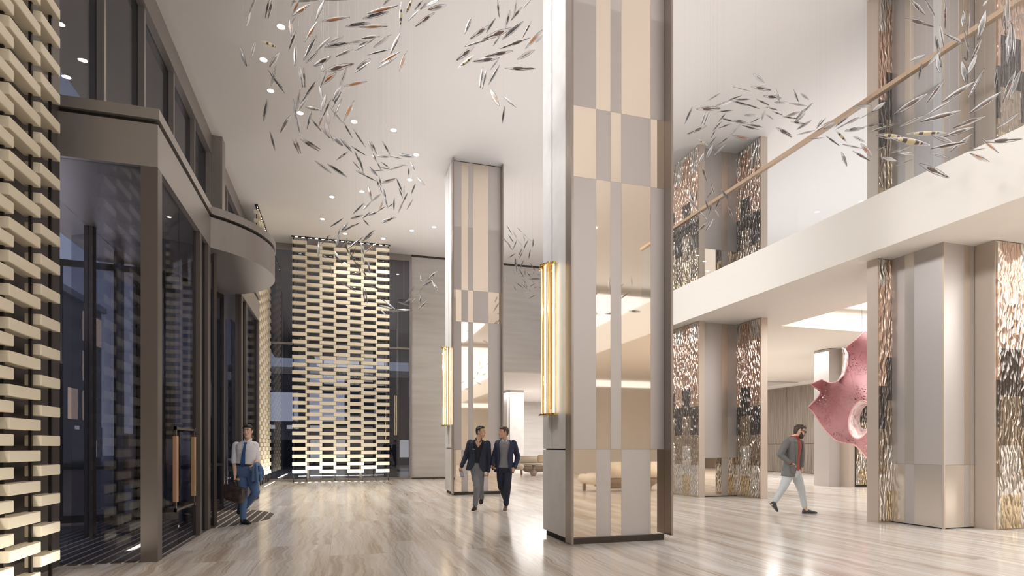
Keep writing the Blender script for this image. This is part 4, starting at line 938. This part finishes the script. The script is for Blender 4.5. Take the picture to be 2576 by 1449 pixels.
# ------------------------------------------------------------------ crystal pendant swarms
# swarm letter, clarity kind, centre (cm), axis vector (cm)
PENDANTS = '''A1,c,-102,749,674,-11,24,-5;A1,c,-116,809,696,-3,-18,-32;A1,b,-88,764,684,-8,27,-8;A1,b,-83,752,675,-8,26,-8;A1,s,-93,837,687,22,17,5;A1,b,-132,876,689,12,-21,-39;A1,c,-118,868,696,-3,-21,-37;A1,b,-91,873,690,-11,-19,-35;A1,c,-94,889,677,-8,8,-27;A1,d,-92,907,680,24,-7,-35;A1,c,-57,753,690,-8,17,-3;A1,a,-54,746,679,-12,26,-5;A1,a,-49,771,695,-24,26,-1;A1,a,-62,777,674,4,-22,-36;A1,c,-58,768,678,-7,13,-2;A1,b,-63,816,684,-12,29,-11;A1,b,-62,850,687,0,-16,-42;A1,c,-41,747,691,36,-11,3;A1,d,-2,735,692,36,-22,-6;A1,c,-26,755,688,-9,-21,-42;A1,a,-39,802,691,-17,14,-22;A1,a,-9,752,678,37,-11,6;A1,d,-42,842,696,-17,-5,-41;A1,c,-24,809,682,-19,-11,-31;A1,c,-39,824,672,-17,27,-2;A1,c,-9,817,696,-22,-13,-25;A1,d,-5,806,683,34,-1,12;A1,b,-27,850,685,-25,35,4;A1,c,-25,839,671,-5,-13,-24;A1,b,-5,875,696,44,-13,12;A1,b,-56,881,677,5,-19,-40;A1,b,-54,912,695,1,18,-19;A1,a,-19,902,694,-23,33,-3;A1,c,-26,882,678,-9,26,-9;A1,c,-30,922,681,5,-18,-27;A1,d,-46,917,682,-17,32,-8;A2,d,53,704,679,-12,-11,-21;A2,a,48,741,694,39,-11,11;A2,d,40,729,677,31,1,16;A2,d,19,745,672,30,9,17;A2,a,37,743,672,36,-11,1;A2,s,71,735,687,-1,0,-35;A2,s,79,714,685,-7,24,-5;A2,b,90,707,684,-8,18,-1;A2,b,94,683,668,-12,-11,-22;A2,c,107,710,693,-14,22,5;A2,b,111,695,677,-25,-15,-22;A2,c,85,721,680,-11,21,-1;A2,b,102,741,693,-22,21,-8;A2,b,36,767,675,-24,-16,-19;A2,c,36,784,681,-11,17,1;A2,d,27,788,679,-11,16,2;A2,c,24,814,690,-14,20,3;A2,b,4,843,698,-24,-18,-26;A2,c,21,792,684,-19,-13,-16;A2,c,51,770,675,-24,-19,-34;A2,b,70,802,697,-14,-15,-41;A2,d,49,820,693,31,-9,8;A2,a,66,834,698,-31,9,-18;A2,c,62,841,694,-24,28,-2;A2,a,82,811,681,-13,-21,-44;A2,b,30,851,693,-20,-18,-30;A2,c,28,843,682,-21,30,-1;A2,c,2,870,681,-8,26,-9;A2,a,19,877,678,-33,10,-7;A3,d,-117,994,682,-6,2,-35;A3,d,-108,1007,641,6,20,-21;A3,b,-87,995,666,-14,-20,-41;A3,c,-62,914,663,-6,22,-18;A3,c,-71,959,673,7,-26,-45;A3,c,-68,1005,673,6,-28,-41;A3,d,-53,940,685,-18,5,-27;A3,c,-60,965,684,-11,-19,-32;A3,s,-44,967,682,26,-32,-19;A3,d,-49,950,654,-5,-24,-42;A3,c,-30,915,678,6,-23,-34;A3,c,-27,934,675,-6,-22,-40;A3,b,-22,934,668,-12,23,-15;A3,a,-32,984,674,-9,-19,-35;A3,b,-7,895,670,-12,-21,-37;A3,d,-6,902,667,-15,-18,-41;A3,c,-6,952,680,-13,4,-32;A3,a,11,942,674,-16,-11,-41;A3,b,-40,993,670,16,18,-9;A3,b,-25,968,648,13,-25,-30;A3,a,-21,977,677,3,-21,-32;A3,a,-23,963,652,6,-24,-36;A3,c,-8,969,678,19,4,-19;A3,b,9,966,656,15,10,-20;A3,d,27,980,653,20,-6,-31;A3,c,-16,989,651,6,12,-6;A3,b,-7,999,652,17,-26,-25;A3,d,7,1018,657,20,-21,-32;A3,b,27,1015,649,26,-5,-16;A3,b,-75,1039,653,9,23,-12;A3,b,-71,1039,654,8,17,-16;A3,b,-51,1001,640,29,1,-15;A3,b,-48,1016,650,28,4,-13;A3,s,1,1005,632,-21,27,-6;A3,c,-32,1072,640,28,-8,-22;A3,d,-8,1057,630,33,-10,-23;A4,d,26,1045,652,9,19,-11;A4,d,33,1062,648,8,22,-16;A4,d,24,1023,627,13,15,-6;A4,d,32,1063,634,18,-27,-21;A4,d,48,1076,633,24,18,-1;A4,d,45,978,642,7,-21,-27;A4,b,52,1000,650,10,19,-11;A4,d,52,1000,635,7,-18,-23;A4,b,61,1008,624,9,14,-8;A4,a,73,1010,658,14,21,-11;A4,c,70,1026,651,21,-28,-12;A4,c,87,987,633,18,-26,-15;A4,d,105,1001,645,23,-32,-17;A4,b,120,1031,644,6,-17,-22;A4,c,104,1025,640,19,12,7;A4,s,112,1015,625,1,16,-10;A4,a,73,1030,638,16,13,-3;A4,b,73,1034,634,17,11,4;A4,c,94,1044,643,26,16,18;A4,d,64,1051,637,20,13,10;A4,d,52,1027,623,14,-25,-26;A4,b,65,1044,614,5,17,-11;A4,b,64,1090,630,7,17,-11;A4,b,67,1079,618,5,-18,-23;A4,b,80,1043,618,26,14,16;A4,c,82,1081,633,24,15,17;A4,d,101,1069,623,13,23,-14;A4,d,106,1095,620,9,17,-11;A4,c,109,1067,613,-3,-18,-28;A4,d,113,1084,608,-7,22,-11;A4,c,108,1116,603,-8,24,-15;A4,c,137,1051,628,12,-25,-25;A4,d,125,1058,615,-5,21,-11;A4,c,124,1106,606,-14,-18,-29;A4,a,49,1087,611,6,-20,-36;A4,c,62,1103,610,-18,-15,-22;A4,c,47,1140,609,-16,-18,-27;A4,d,76,1105,620,4,-23,-31;A4,b,77,1079,596,5,-24,-32;A4,a,72,1130,608,-7,-17,-26;A4,d,71,1104,590,-15,-12,-16;A4,d,92,1078,591,1,21,-14;A4,b,86,1077,588,-9,15,-3;A4,d,29,1099,584,-19,26,-12;A4,b,27,1137,583,-22,29,1;A4,d,45,1129,585,-16,-14,-20;A4,b,58,1150,598,-17,24,0;A4,s,44,1128,571,15,16,-8;A4,d,-10,1143,570,-24,34,-6;A4,b,88,1141,587,-26,27,0;A4,b,86,1120,578,-19,29,-3;A5,d,26,1137,568,-13,19,-2;A5,d,13,1181,576,-25,-14,-23;A5,d,5,1181,577,-14,-19,-28;A5,d,-5,1196,572,-6,-16,-25;A5,c,-8,1208,561,-7,-22,-37;A5,d,-31,1187,551,-16,27,-10;A5,c,-45,1206,538,0,-27,-38;A5,b,4,1228,562,-13,27,-12;A5,d,27,1198,555,-30,9,-25;A5,d,50,1171,562,-24,-4,-26;A5,b,51,1189,565,-22,-13,-23;A5,a,57,1212,552,-23,24,-15;A5,d,10,1205,542,10,20,-15;A5,d,19,1198,526,10,20,-15;A5,a,23,1215,541,-7,22,-14;A5,d,29,1260,531,11,17,-12;A5,d,34,1246,519,7,20,-16;A5,d,40,1202,546,6,-28,-36;A5,c,42,1209,527,3,-24,-31;A5,d,54,1239,521,3,-27,-38;A5,b,46,1233,503,13,19,-14;A5,s,28,1266,513,-18,-12,-9;A5,b,-9,1242,534,19,6,-21;A5,b,-9,1252,541,11,-25,-28;A5,c,-22,1269,516,4,21,-16;A5,c,14,1279,486,30,-9,-19;A5,b,75,1295,492,30,4,-9;A5,b,47,1324,482,4,-1,-35;A5,b,51,1298,474,5,15,-29;A5,d,85,1321,476,23,19,-9;A5,d,104,1323,464,19,-30,-24;A5,c,94,1311,456,26,-32,-14;A5,c,86,1290,440,12,-24,-21;A5,c,111,1306,447,35,-1,2;A5,c,131,1279,445,32,-26,-5;A5,c,127,1257,453,30,10,-5;A5,c,138,1251,461,17,-27,7;A5,c,155,1235,471,10,-17,5;A5,c,162,1216,478,9,-18,7;A5,c,145,1257,482,-7,23,-15;A5,c,150,1262,464,-10,-9,-12;A5,d,161,1241,462,-7,-16,-24;A5,b,173,1291,461,-22,19,-23;A5,b,188,1245,516,-22,-15,-24;A5,d,179,1254,501,20,-30,5;A5,s,191,1232,490,10,-25,-27;A5,c,160,1221,501,0,-12,-17;A5,d,170,1222,497,-7,-10,-14;B,b,201,746,732,8,20,-7;B,c,220,730,725,2,20,-6;B,c,235,726,731,-14,-10,-22;B,b,228,752,735,-8,26,-2;B,a,216,752,725,0,25,-8;B,d,164,766,716,-13,-18,-38;B,d,194,759,717,-7,24,-5;B,b,184,782,722,-27,8,-20;B,b,202,757,706,-38,11,-16;B,d,227,766,722,-29,8,-26;B,c,179,781,705,-30,20,-3;B,d,209,784,716,-14,-12,-25;B,b,169,809,707,-27,-6,-29;B,b,248,766,728,-7,20,-12;B,b,229,762,702,-40,12,-15;B,a,264,783,729,-28,-7,-37;B,c,260,750,706,-13,-9,-18;B,c,252,782,704,-29,-9,-25;B,b,217,803,712,-39,12,-8;B,b,198,803,700,-35,20,1;B,s,176,834,713,-19,30,-4;B,c,211,804,696,-7,20,-4;B,b,252,813,704,43,-13,-1;B,b,195,818,683,-9,-20,-44;B,b,205,840,696,-9,-9,-37;B,d,218,834,701,-16,5,-30;B,a,224,854,680,8,-24,-39;B,c,250,860,681,12,-28,-31;B,d,248,889,676,3,25,-13;C,d,539,1857,872,19,-5,-34;C,c,522,1738,813,19,12,-22;C,c,538,1737,829,10,-24,-23;C,c,572,1786,832,21,15,-9;C,c,583,1774,816,19,12,-7;C,d,532,1815,828,13,-19,-33;C,d,512,1814,820,7,-22,-24;C,c,513,1824,822,17,12,-7;C,d,517,1789,799,7,-23,-26;C,c,522,1782,785,9,-24,-23;C,a,537,1786,799,-15,-2,-35;C,c,574,1849,829,24,6,-22;C,c,565,1775,820,-2,-20,-28;C,d,564,1751,793,-18,-19,-32;C,d,551,1722,775,-15,-12,-36;C,d,582,1737,793,-9,-21,-34;C,d,550,1770,770,-6,22,-21;C,d,565,1810,777,-18,-19,-33;C,d,574,1746,759,-11,-15,-37;C,a,527,1785,762,-20,25,-11;C,d,529,1756,732,-7,-20,-36;C,b,554,1824,746,-2,1,-41;C,d,559,1782,736,-17,-13,-35;C,c,544,1815,716,12,17,-15;C,d,552,1766,703,13,-14,-33;C,d,580,1736,716,22,11,-21;C,b,572,1789,715,-4,-18,-26;C,a,586,1789,708,7,-27,-30;C,d,588,1730,677,39,-11,1;C,c,597,1787,686,13,9,-7;C,d,579,1818,693,7,-22,-23;C,b,575,1858,690,30,5,-16;C,b,570,1788,668,11,-28,-25;C,d,554,1721,650,15,11,-8;C,d,579,1736,658,-26,-14,-18;C,a,538,1789,658,15,16,-14;C,d,592,1743,653,12,-22,2;C,d,599,1721,648,10,-18,-6;C,c,571,1755,638,32,15,5;C,b,619,1855,654,-23,23,-10;C,d,594,1805,660,4,8,-7;C,d,598,1779,710,2,8,-7;C,d,605,1750,698,19,9,2;C,c,637,1825,695,8,-14,-2;R1,c,749,905,836,3,-26,-32;R1,c,720,915,816,33,-10,-9;R1,b,734,880,799,38,-8,-5;R1,c,675,939,807,-10,29,-1;R1,d,650,983,793,-14,4,-33;R1,d,708,920,800,-11,24,3;R1,c,714,960,814,-42,-3,-20;R1,d,732,928,806,-15,24,10;R1,d,727,928,798,19,-21,-17;R1,d,733,904,780,20,-18,-17;R1,b,562,794,685,38,-11,1;R1,d,694,928,778,37,1,10;R1,b,663,952,774,-22,-18,-37;R1,b,660,939,766,-21,-13,-37;R1,b,620,911,722,-34,10,-15;R1,s,670,967,735,35,14,-2;R1,b,692,935,770,-1,23,-6;R1,d,695,924,759,9,-26,-19;R1,d,727,927,762,41,10,8;R1,b,694,930,751,-12,25,2;R1,d,703,966,771,-6,22,-9;R1,b,668,929,732,2,19,-8;R1,d,690,963,738,-1,23,-7;R1,d,657,926,695,-26,-17,-37;R1,c,692,942,711,-25,7,-24;R1,b,665,963,701,-23,-16,-34;R1,c,718,931,749,-29,-8,-30;R1,b,700,941,730,-8,28,-5;R1,a,721,917,726,26,-22,-15;R1,b,753,933,759,45,8,3;R1,d,749,915,752,16,-23,-15;R1,c,763,947,792,33,10,11;R1,b,759,926,770,-5,22,1;R1,b,760,908,795,6,-28,-28;R1,s,771,919,780,-22,-17,-38;R1,c,790,925,781,3,-19,-21;R1,d,792,921,795,7,-25,-19;R1,b,815,932,796,5,-22,-19;R1,b,786,911,810,46,4,5;R1,c,788,901,807,-8,-21,-41;R1,b,817,887,805,-8,-22,-38;R1,c,832,881,802,1,-19,-23;R1,c,812,918,808,43,12,13;R1,c,841,907,803,33,-10,-6;R1,d,835,875,778,-34,-13,-30;R1,d,831,891,772,-34,-11,-36;R1,b,855,916,786,-32,-13,-29;R1,a,827,905,781,-42,-9,-20;R1,b,818,902,771,15,-22,-14;R1,b,825,891,757,12,-23,-16;R1,d,837,888,753,-37,-4,-25;R1,b,827,928,758,30,-9,-20;R1,b,806,902,743,37,8,-4;R2,b,655,939,660,19,10,-23;R2,c,665,928,628,23,18,-19;R2,c,648,928,621,11,12,-10;R2,b,676,951,629,-1,19,-8;R2,d,647,953,622,7,16,-25;R2,d,630,944,616,-4,-24,-36;R2,c,637,947,602,16,-18,-33;R2,c,656,943,582,2,-21,-24;R2,c,613,940,611,4,17,-11;R2,d,705,946,629,7,-19,-30;R2,d,657,933,597,18,15,-12;R2,b,691,971,610,9,23,-16;R2,d,674,925,599,4,20,-12;R2,c,680,936,587,-2,-15,-21;R2,b,705,929,588,25,16,-17;R2,c,654,962,583,6,20,-14;R2,b,670,970,570,-23,13,-24;R2,b,689,971,579,-27,-14,-31;R2,c,630,939,527,23,16,-19;R3,d,864,875,753,-3,20,-11;R3,c,874,890,762,4,18,-7;R3,b,847,839,727,-37,-11,-24;R3,b,875,889,751,-3,18,1;R3,c,870,918,759,-34,10,-9;R3,c,850,850,737,-2,21,0;R3,d,834,800,710,-3,26,-4;R3,b,841,784,705,-40,-9,-22;R3,c,834,800,703,-31,-9,-19;R3,c,850,769,706,-1,17,0;R3,c,832,755,712,44,4,10;R3,b,848,740,705,-40,-10,-29;R3,c,858,879,726,10,-24,-8;R3,b,832,817,686,15,-16,-24;R3,s,838,804,688,27,0,-19;R3,c,794,740,632,36,-11,-8;R3,a,833,749,636,40,14,-9;R3,c,854,783,675,2,-22,-21;R3,b,851,811,654,-10,-22,-37;R3,b,853,777,643,13,-23,-27;R3,b,852,790,695,48,5,15;R3,b,855,757,685,22,-16,1;R3,b,856,746,673,32,-9,11;R3,b,832,706,654,6,-24,-6;R4,b,851,674,821,45,13,-3;R4,c,841,647,798,34,12,-8;R4,b,807,600,747,7,6,-33;R4,b,705,557,685,35,-10,-11;R4,c,870,652,766,-9,-13,-45;R4,c,831,606,723,51,11,4;R4,c,832,660,731,42,9,24;R4,c,868,662,739,-41,-10,-37;R4,d,865,682,730,17,19,-10;R4,d,866,656,755,27,15,-10;R4,d,837,632,706,-19,-18,-42;R4,d,830,592,741,-23,-15,-38;R4,c,852,601,745,-2,1,-33;R4,c,838,593,711,23,8,-22;R4,b,788,539,686,-21,-5,-45;R4,b,836,579,690,-14,4,-31;R4,d,866,611,715,5,4,-29;R4,c,854,597,685,-31,-9,-39;R4,b,847,601,693,24,8,-3;R4,b,855,609,682,-13,-15,-42;R4,d,836,591,659,18,12,-8;R4,c,624,433,517,-6,13,-27;R4,b,593,428,501,-32,9,-21;R4,b,739,562,606,-22,7,-31;R4,c,838,569,748,-17,-5,-16;R4,b,837,544,704,2,-1,-36;R4,c,741,479,649,-1,0,-38;R4,c,841,528,701,-18,14,-8;R4,c,857,545,734,5,12,0;R4,c,593,382,519,-3,1,-38;R4,c,702,448,587,1,0,-38;R4,b,836,540,675,-22,-13,-34;R4,d,834,553,635,15,14,-22;R4,c,766,487,575,-13,4,-36;R4,b,691,445,534,-13,4,-35;R5,b,533,430,480,-31,9,-20;R5,b,615,418,488,-31,9,-22;R5,c,691,521,554,-31,9,-19;R5,c,760,612,598,-34,10,-16;R5,b,523,393,446,-36,11,-10;R5,b,665,468,504,-35,10,-14;R5,b,710,512,523,-35,10,-12;R5,c,859,555,584,-31,9,-22;R5,s,533,414,443,31,-15,-2;R5,s,712,599,563,37,-11,-6;R5,s,530,428,442,39,-9,-6;R5,b,857,735,654,39,-1,0;R5,c,847,734,634,-1,19,1;R5,c,865,715,625,-34,10,-12;R5,c,834,681,598,45,10,9;R5,c,856,727,614,45,11,5;R5,c,853,700,595,-4,28,2;R5,b,679,518,475,34,-10,-17;R5,c,853,638,601,46,2,-4;R5,b,576,424,443,36,-11,7;R5,b,799,573,554,-29,8,-24;R5,c,853,643,579,9,-22,-17;R5,c,841,584,556,-7,21,5;R5,a,834,560,549,4,-19,-29;R5,a,866,595,554,49,8,-1;R5,b,640,417,454,36,-11,3'''
def swarm():
    rows = []
    for ln in PENDANTS.split(';'):
        t = ln.split(','); rows.append((t[0], t[1], [float(q)/100 for q in t[2:5]], [float(q)/100 for q in t[5:8]]))
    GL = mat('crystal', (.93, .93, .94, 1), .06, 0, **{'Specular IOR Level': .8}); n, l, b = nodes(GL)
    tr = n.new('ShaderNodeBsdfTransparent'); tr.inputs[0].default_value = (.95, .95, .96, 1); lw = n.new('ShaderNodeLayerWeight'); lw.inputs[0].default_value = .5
    rp = n.new('ShaderNodeMapRange'); rp.inputs[1].default_value = .30; rp.inputs[2].default_value = .74; rp.inputs[3].default_value = .12; rp.inputs[4].default_value = .92  # white blended in at glancing angles paints the bright rim of the glass
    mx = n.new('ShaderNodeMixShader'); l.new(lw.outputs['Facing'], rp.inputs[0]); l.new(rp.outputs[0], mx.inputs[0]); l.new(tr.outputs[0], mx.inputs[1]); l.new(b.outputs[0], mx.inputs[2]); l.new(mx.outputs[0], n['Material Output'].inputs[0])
    core = {'b': mat('bronze_core', srgb(104, 76, 60), .2, .9), 'a': mat('amber_core', srgb(196, 122, 48), .3, .3), 'd': mat('smoke_core', srgb(44, 42, 46), .2, .8), 's': mat('cream_core', srgb(240, 222, 170), .4), 'c': mat('silver_core', srgb(160, 155, 150), .15, 1)}
    refr_edge = mat('dark_refraction_edge', srgb(66, 56, 52), .3, .6)  # thin dark outline added in place of refraction at the crystal edges
    dark = mat('brown_band', srgb(70, 44, 30), .3, .5); wire_m = mat('steel_wire', srgb(240, 238, 236), .4)
    def spindle(rad, L, n, flat=1.0, tip=.12, seg=13, shift=0):
        rings = []
        for i in range(seg):
            u = -1+2*i/(seg-1); r = rad*(tip+(1-tip)*(1-abs(u)**1.7)); rings.append([(u*L/2+shift, r*math.cos(2*math.pi*j/n), r*flat*math.sin(2*math.pi*j/n)) for j in range(n)])
        return MB().loft(rings)
    me = {}; LL = .36
    for kd in 'cbads':
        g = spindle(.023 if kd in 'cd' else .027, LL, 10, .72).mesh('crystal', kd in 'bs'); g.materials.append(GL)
        if kd == 'b': c = spindle(.019, .13, 12, .8, .3, 9, -.02).loft(MB().tube([(.04, .0, 0), (.15, 0, 0)], .006, 8).v and [[(x, .006*math.cos(t), .006*math.sin(t)) for t in [math.pi*2*j/8 for j in range(8)]] for x in (.03, .16)])
        elif kd == 'a': c = spindle(.016, .2, 10, .8)
        elif kd == 'd': c = spindle(.0115, .3, 8, .7).loft([[(x, .012+.005*math.cos(t), .01+.004*math.sin(t)) for t in [math.pi*2*j/6 for j in range(6)]] for x in (-.1, .1)])
        elif kd == 's': c = spindle(.022, .22, 14, .8, .35, 13)
        else: c = spindle(.007, .26, 8, .8)
        n_core = len(c.f)
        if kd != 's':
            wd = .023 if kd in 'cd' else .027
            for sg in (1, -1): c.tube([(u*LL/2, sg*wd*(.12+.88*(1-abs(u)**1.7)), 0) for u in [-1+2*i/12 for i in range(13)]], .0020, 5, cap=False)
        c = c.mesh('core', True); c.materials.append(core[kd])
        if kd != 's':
            c.materials.append(refr_edge)
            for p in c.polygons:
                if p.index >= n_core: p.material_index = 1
        if kd == 's':
            c.materials.append(dark)
            for p in c.polygons:
                if .035 < abs(p.center.x) < .075 or p.center.x > .1: p.material_index = 1
        me[kd] = (g, c)
    wm = MB().lathe([(.00025, 0), (.00025, 1)], n=5).mesh('wire'); wm.materials.append(wire_m)
    WORDS = {'c': 'clear crystal pendant', 'b': 'bronze-hearted crystal pendant', 'a': 'amber-hearted crystal pendant', 'd': 'dark-streaked crystal pendant', 's': 'cream-banded crystal pendant'}
    ZONE = {'A1': 'at the entrance swarm top beside the downlights', 'A2': 'at the entrance swarm top by the column', 'A3': 'in the upper bend of the entrance swarm', 'A4': 'in the middle curl of the entrance swarm', 'A5': 'in the tail before the far hanging screen', 'B': 'in the swarm touching the large column top', 'C': 'in the swarm behind the farther column',
            'R1': 'in the swarm left of the gallery rail', 'R2': 'in the tail before the far upper pier', 'R3': 'in the swarm crossing the gallery rail', 'R4': 'above the rail before the near upper pier', 'R5': 'below the rail before the near upper pier'}
    ORD = ['topmost', 'second', 'third', 'fourth', 'fifth', 'sixth', 'seventh', 'eighth', 'ninth', 'tenth', 'eleventh', 'twelfth', 'thirteenth', 'fourteenth', 'fifteenth', 'sixteenth']
    def size(r): c, v = V(r[2]), V(r[3]); D = c.x*SN+c.y*CS; return math.hypot(v.x*CS-v.y*SN, v.z)/D
    rows.sort(key=size, reverse=True)
    near, rest = rows[:300], rows[300:]
    def tilt(v):
        s = v.x*CS-v.y*SN; a = math.degrees(math.atan2(v.z, s)) % 180
        return 'lying level' if a < 17 or a > 163 else 'rising rightward' if a < 66 else 'hanging upright' if a < 114 else 'falling rightward'
    keyed = {}
    for r in near: keyed.setdefault((r[0], r[1], tilt(V(r[3]))), []).append(r)
    for (z, kd, ti), lst in keyed.items():
        lst.sort(key=lambda r: -(r[2][2]-EYE)/(r[2][0]*SN+r[2][1]*CS))
        for i, r in enumerate(lst):
            pos = '' if len(lst) == 1 else (', %s from top' % ORD[i] if i else ', the topmost')
            c, v = V(r[2]), V(r[3])
            o = bpy.data.objects.new('crystal_pendant', None); COL.objects.link(o); o.location = c; o.empty_display_size = .1
            tag(o, '%s %s %s%s' % (WORDS[kd], ti, ZONE[z], pos), 'pendant', 'crystal pendants ' + ZONE[z])
            q = v.normalized().to_track_quat('X', 'Z'); q.rotate(Matrix.Identity(3)); s = v.length/LL
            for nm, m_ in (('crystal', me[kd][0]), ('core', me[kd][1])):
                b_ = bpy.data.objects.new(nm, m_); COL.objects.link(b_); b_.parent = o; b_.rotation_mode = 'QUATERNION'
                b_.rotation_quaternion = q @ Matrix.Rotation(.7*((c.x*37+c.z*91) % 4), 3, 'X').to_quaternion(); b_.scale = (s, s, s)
            w = bpy.data.objects.new('wire', wm); COL.objects.link(w); w.parent = o; w.scale = (1, 1, CEIL-c.z)
    st = {}
    vs, fs, mi = [], [], []; mats = [GL, core['d'], core['b'], core['c']]
    for r in rest:
        c, v = V(r[2]), V(r[3]); q = v.normalized().to_track_quat('X', 'Z'); s = v.length/LL
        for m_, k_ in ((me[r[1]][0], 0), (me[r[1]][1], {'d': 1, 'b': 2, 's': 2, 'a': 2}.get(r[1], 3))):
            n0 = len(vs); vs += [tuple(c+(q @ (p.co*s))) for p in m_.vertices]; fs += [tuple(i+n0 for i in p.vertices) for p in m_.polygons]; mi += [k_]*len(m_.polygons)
        n0 = len(vs); w = .00025
        vs += [(c.x+w*a, c.y+w*b, z) for z in (c.z, CEIL) for a, b in ((1, 0), (-.5, .87), (-.5, -.87))]; fs += [(n0+i, n0+(i+1) % 3, n0+3+(i+1) % 3, n0+3+i) for i in range(3)]; mi += [3]*3
    m = bpy.data.meshes.new('small_crystals'); m.from_pydata(vs, [], fs)
    for q in mats: m.materials.append(q)
    m.polygons.foreach_set('material_index', mi)
    tag(link('small_crystals', m), 'the many smallest glinting crystal pendants scattered through the hanging swarms', 'pendants', kind='stuff')
swarm()
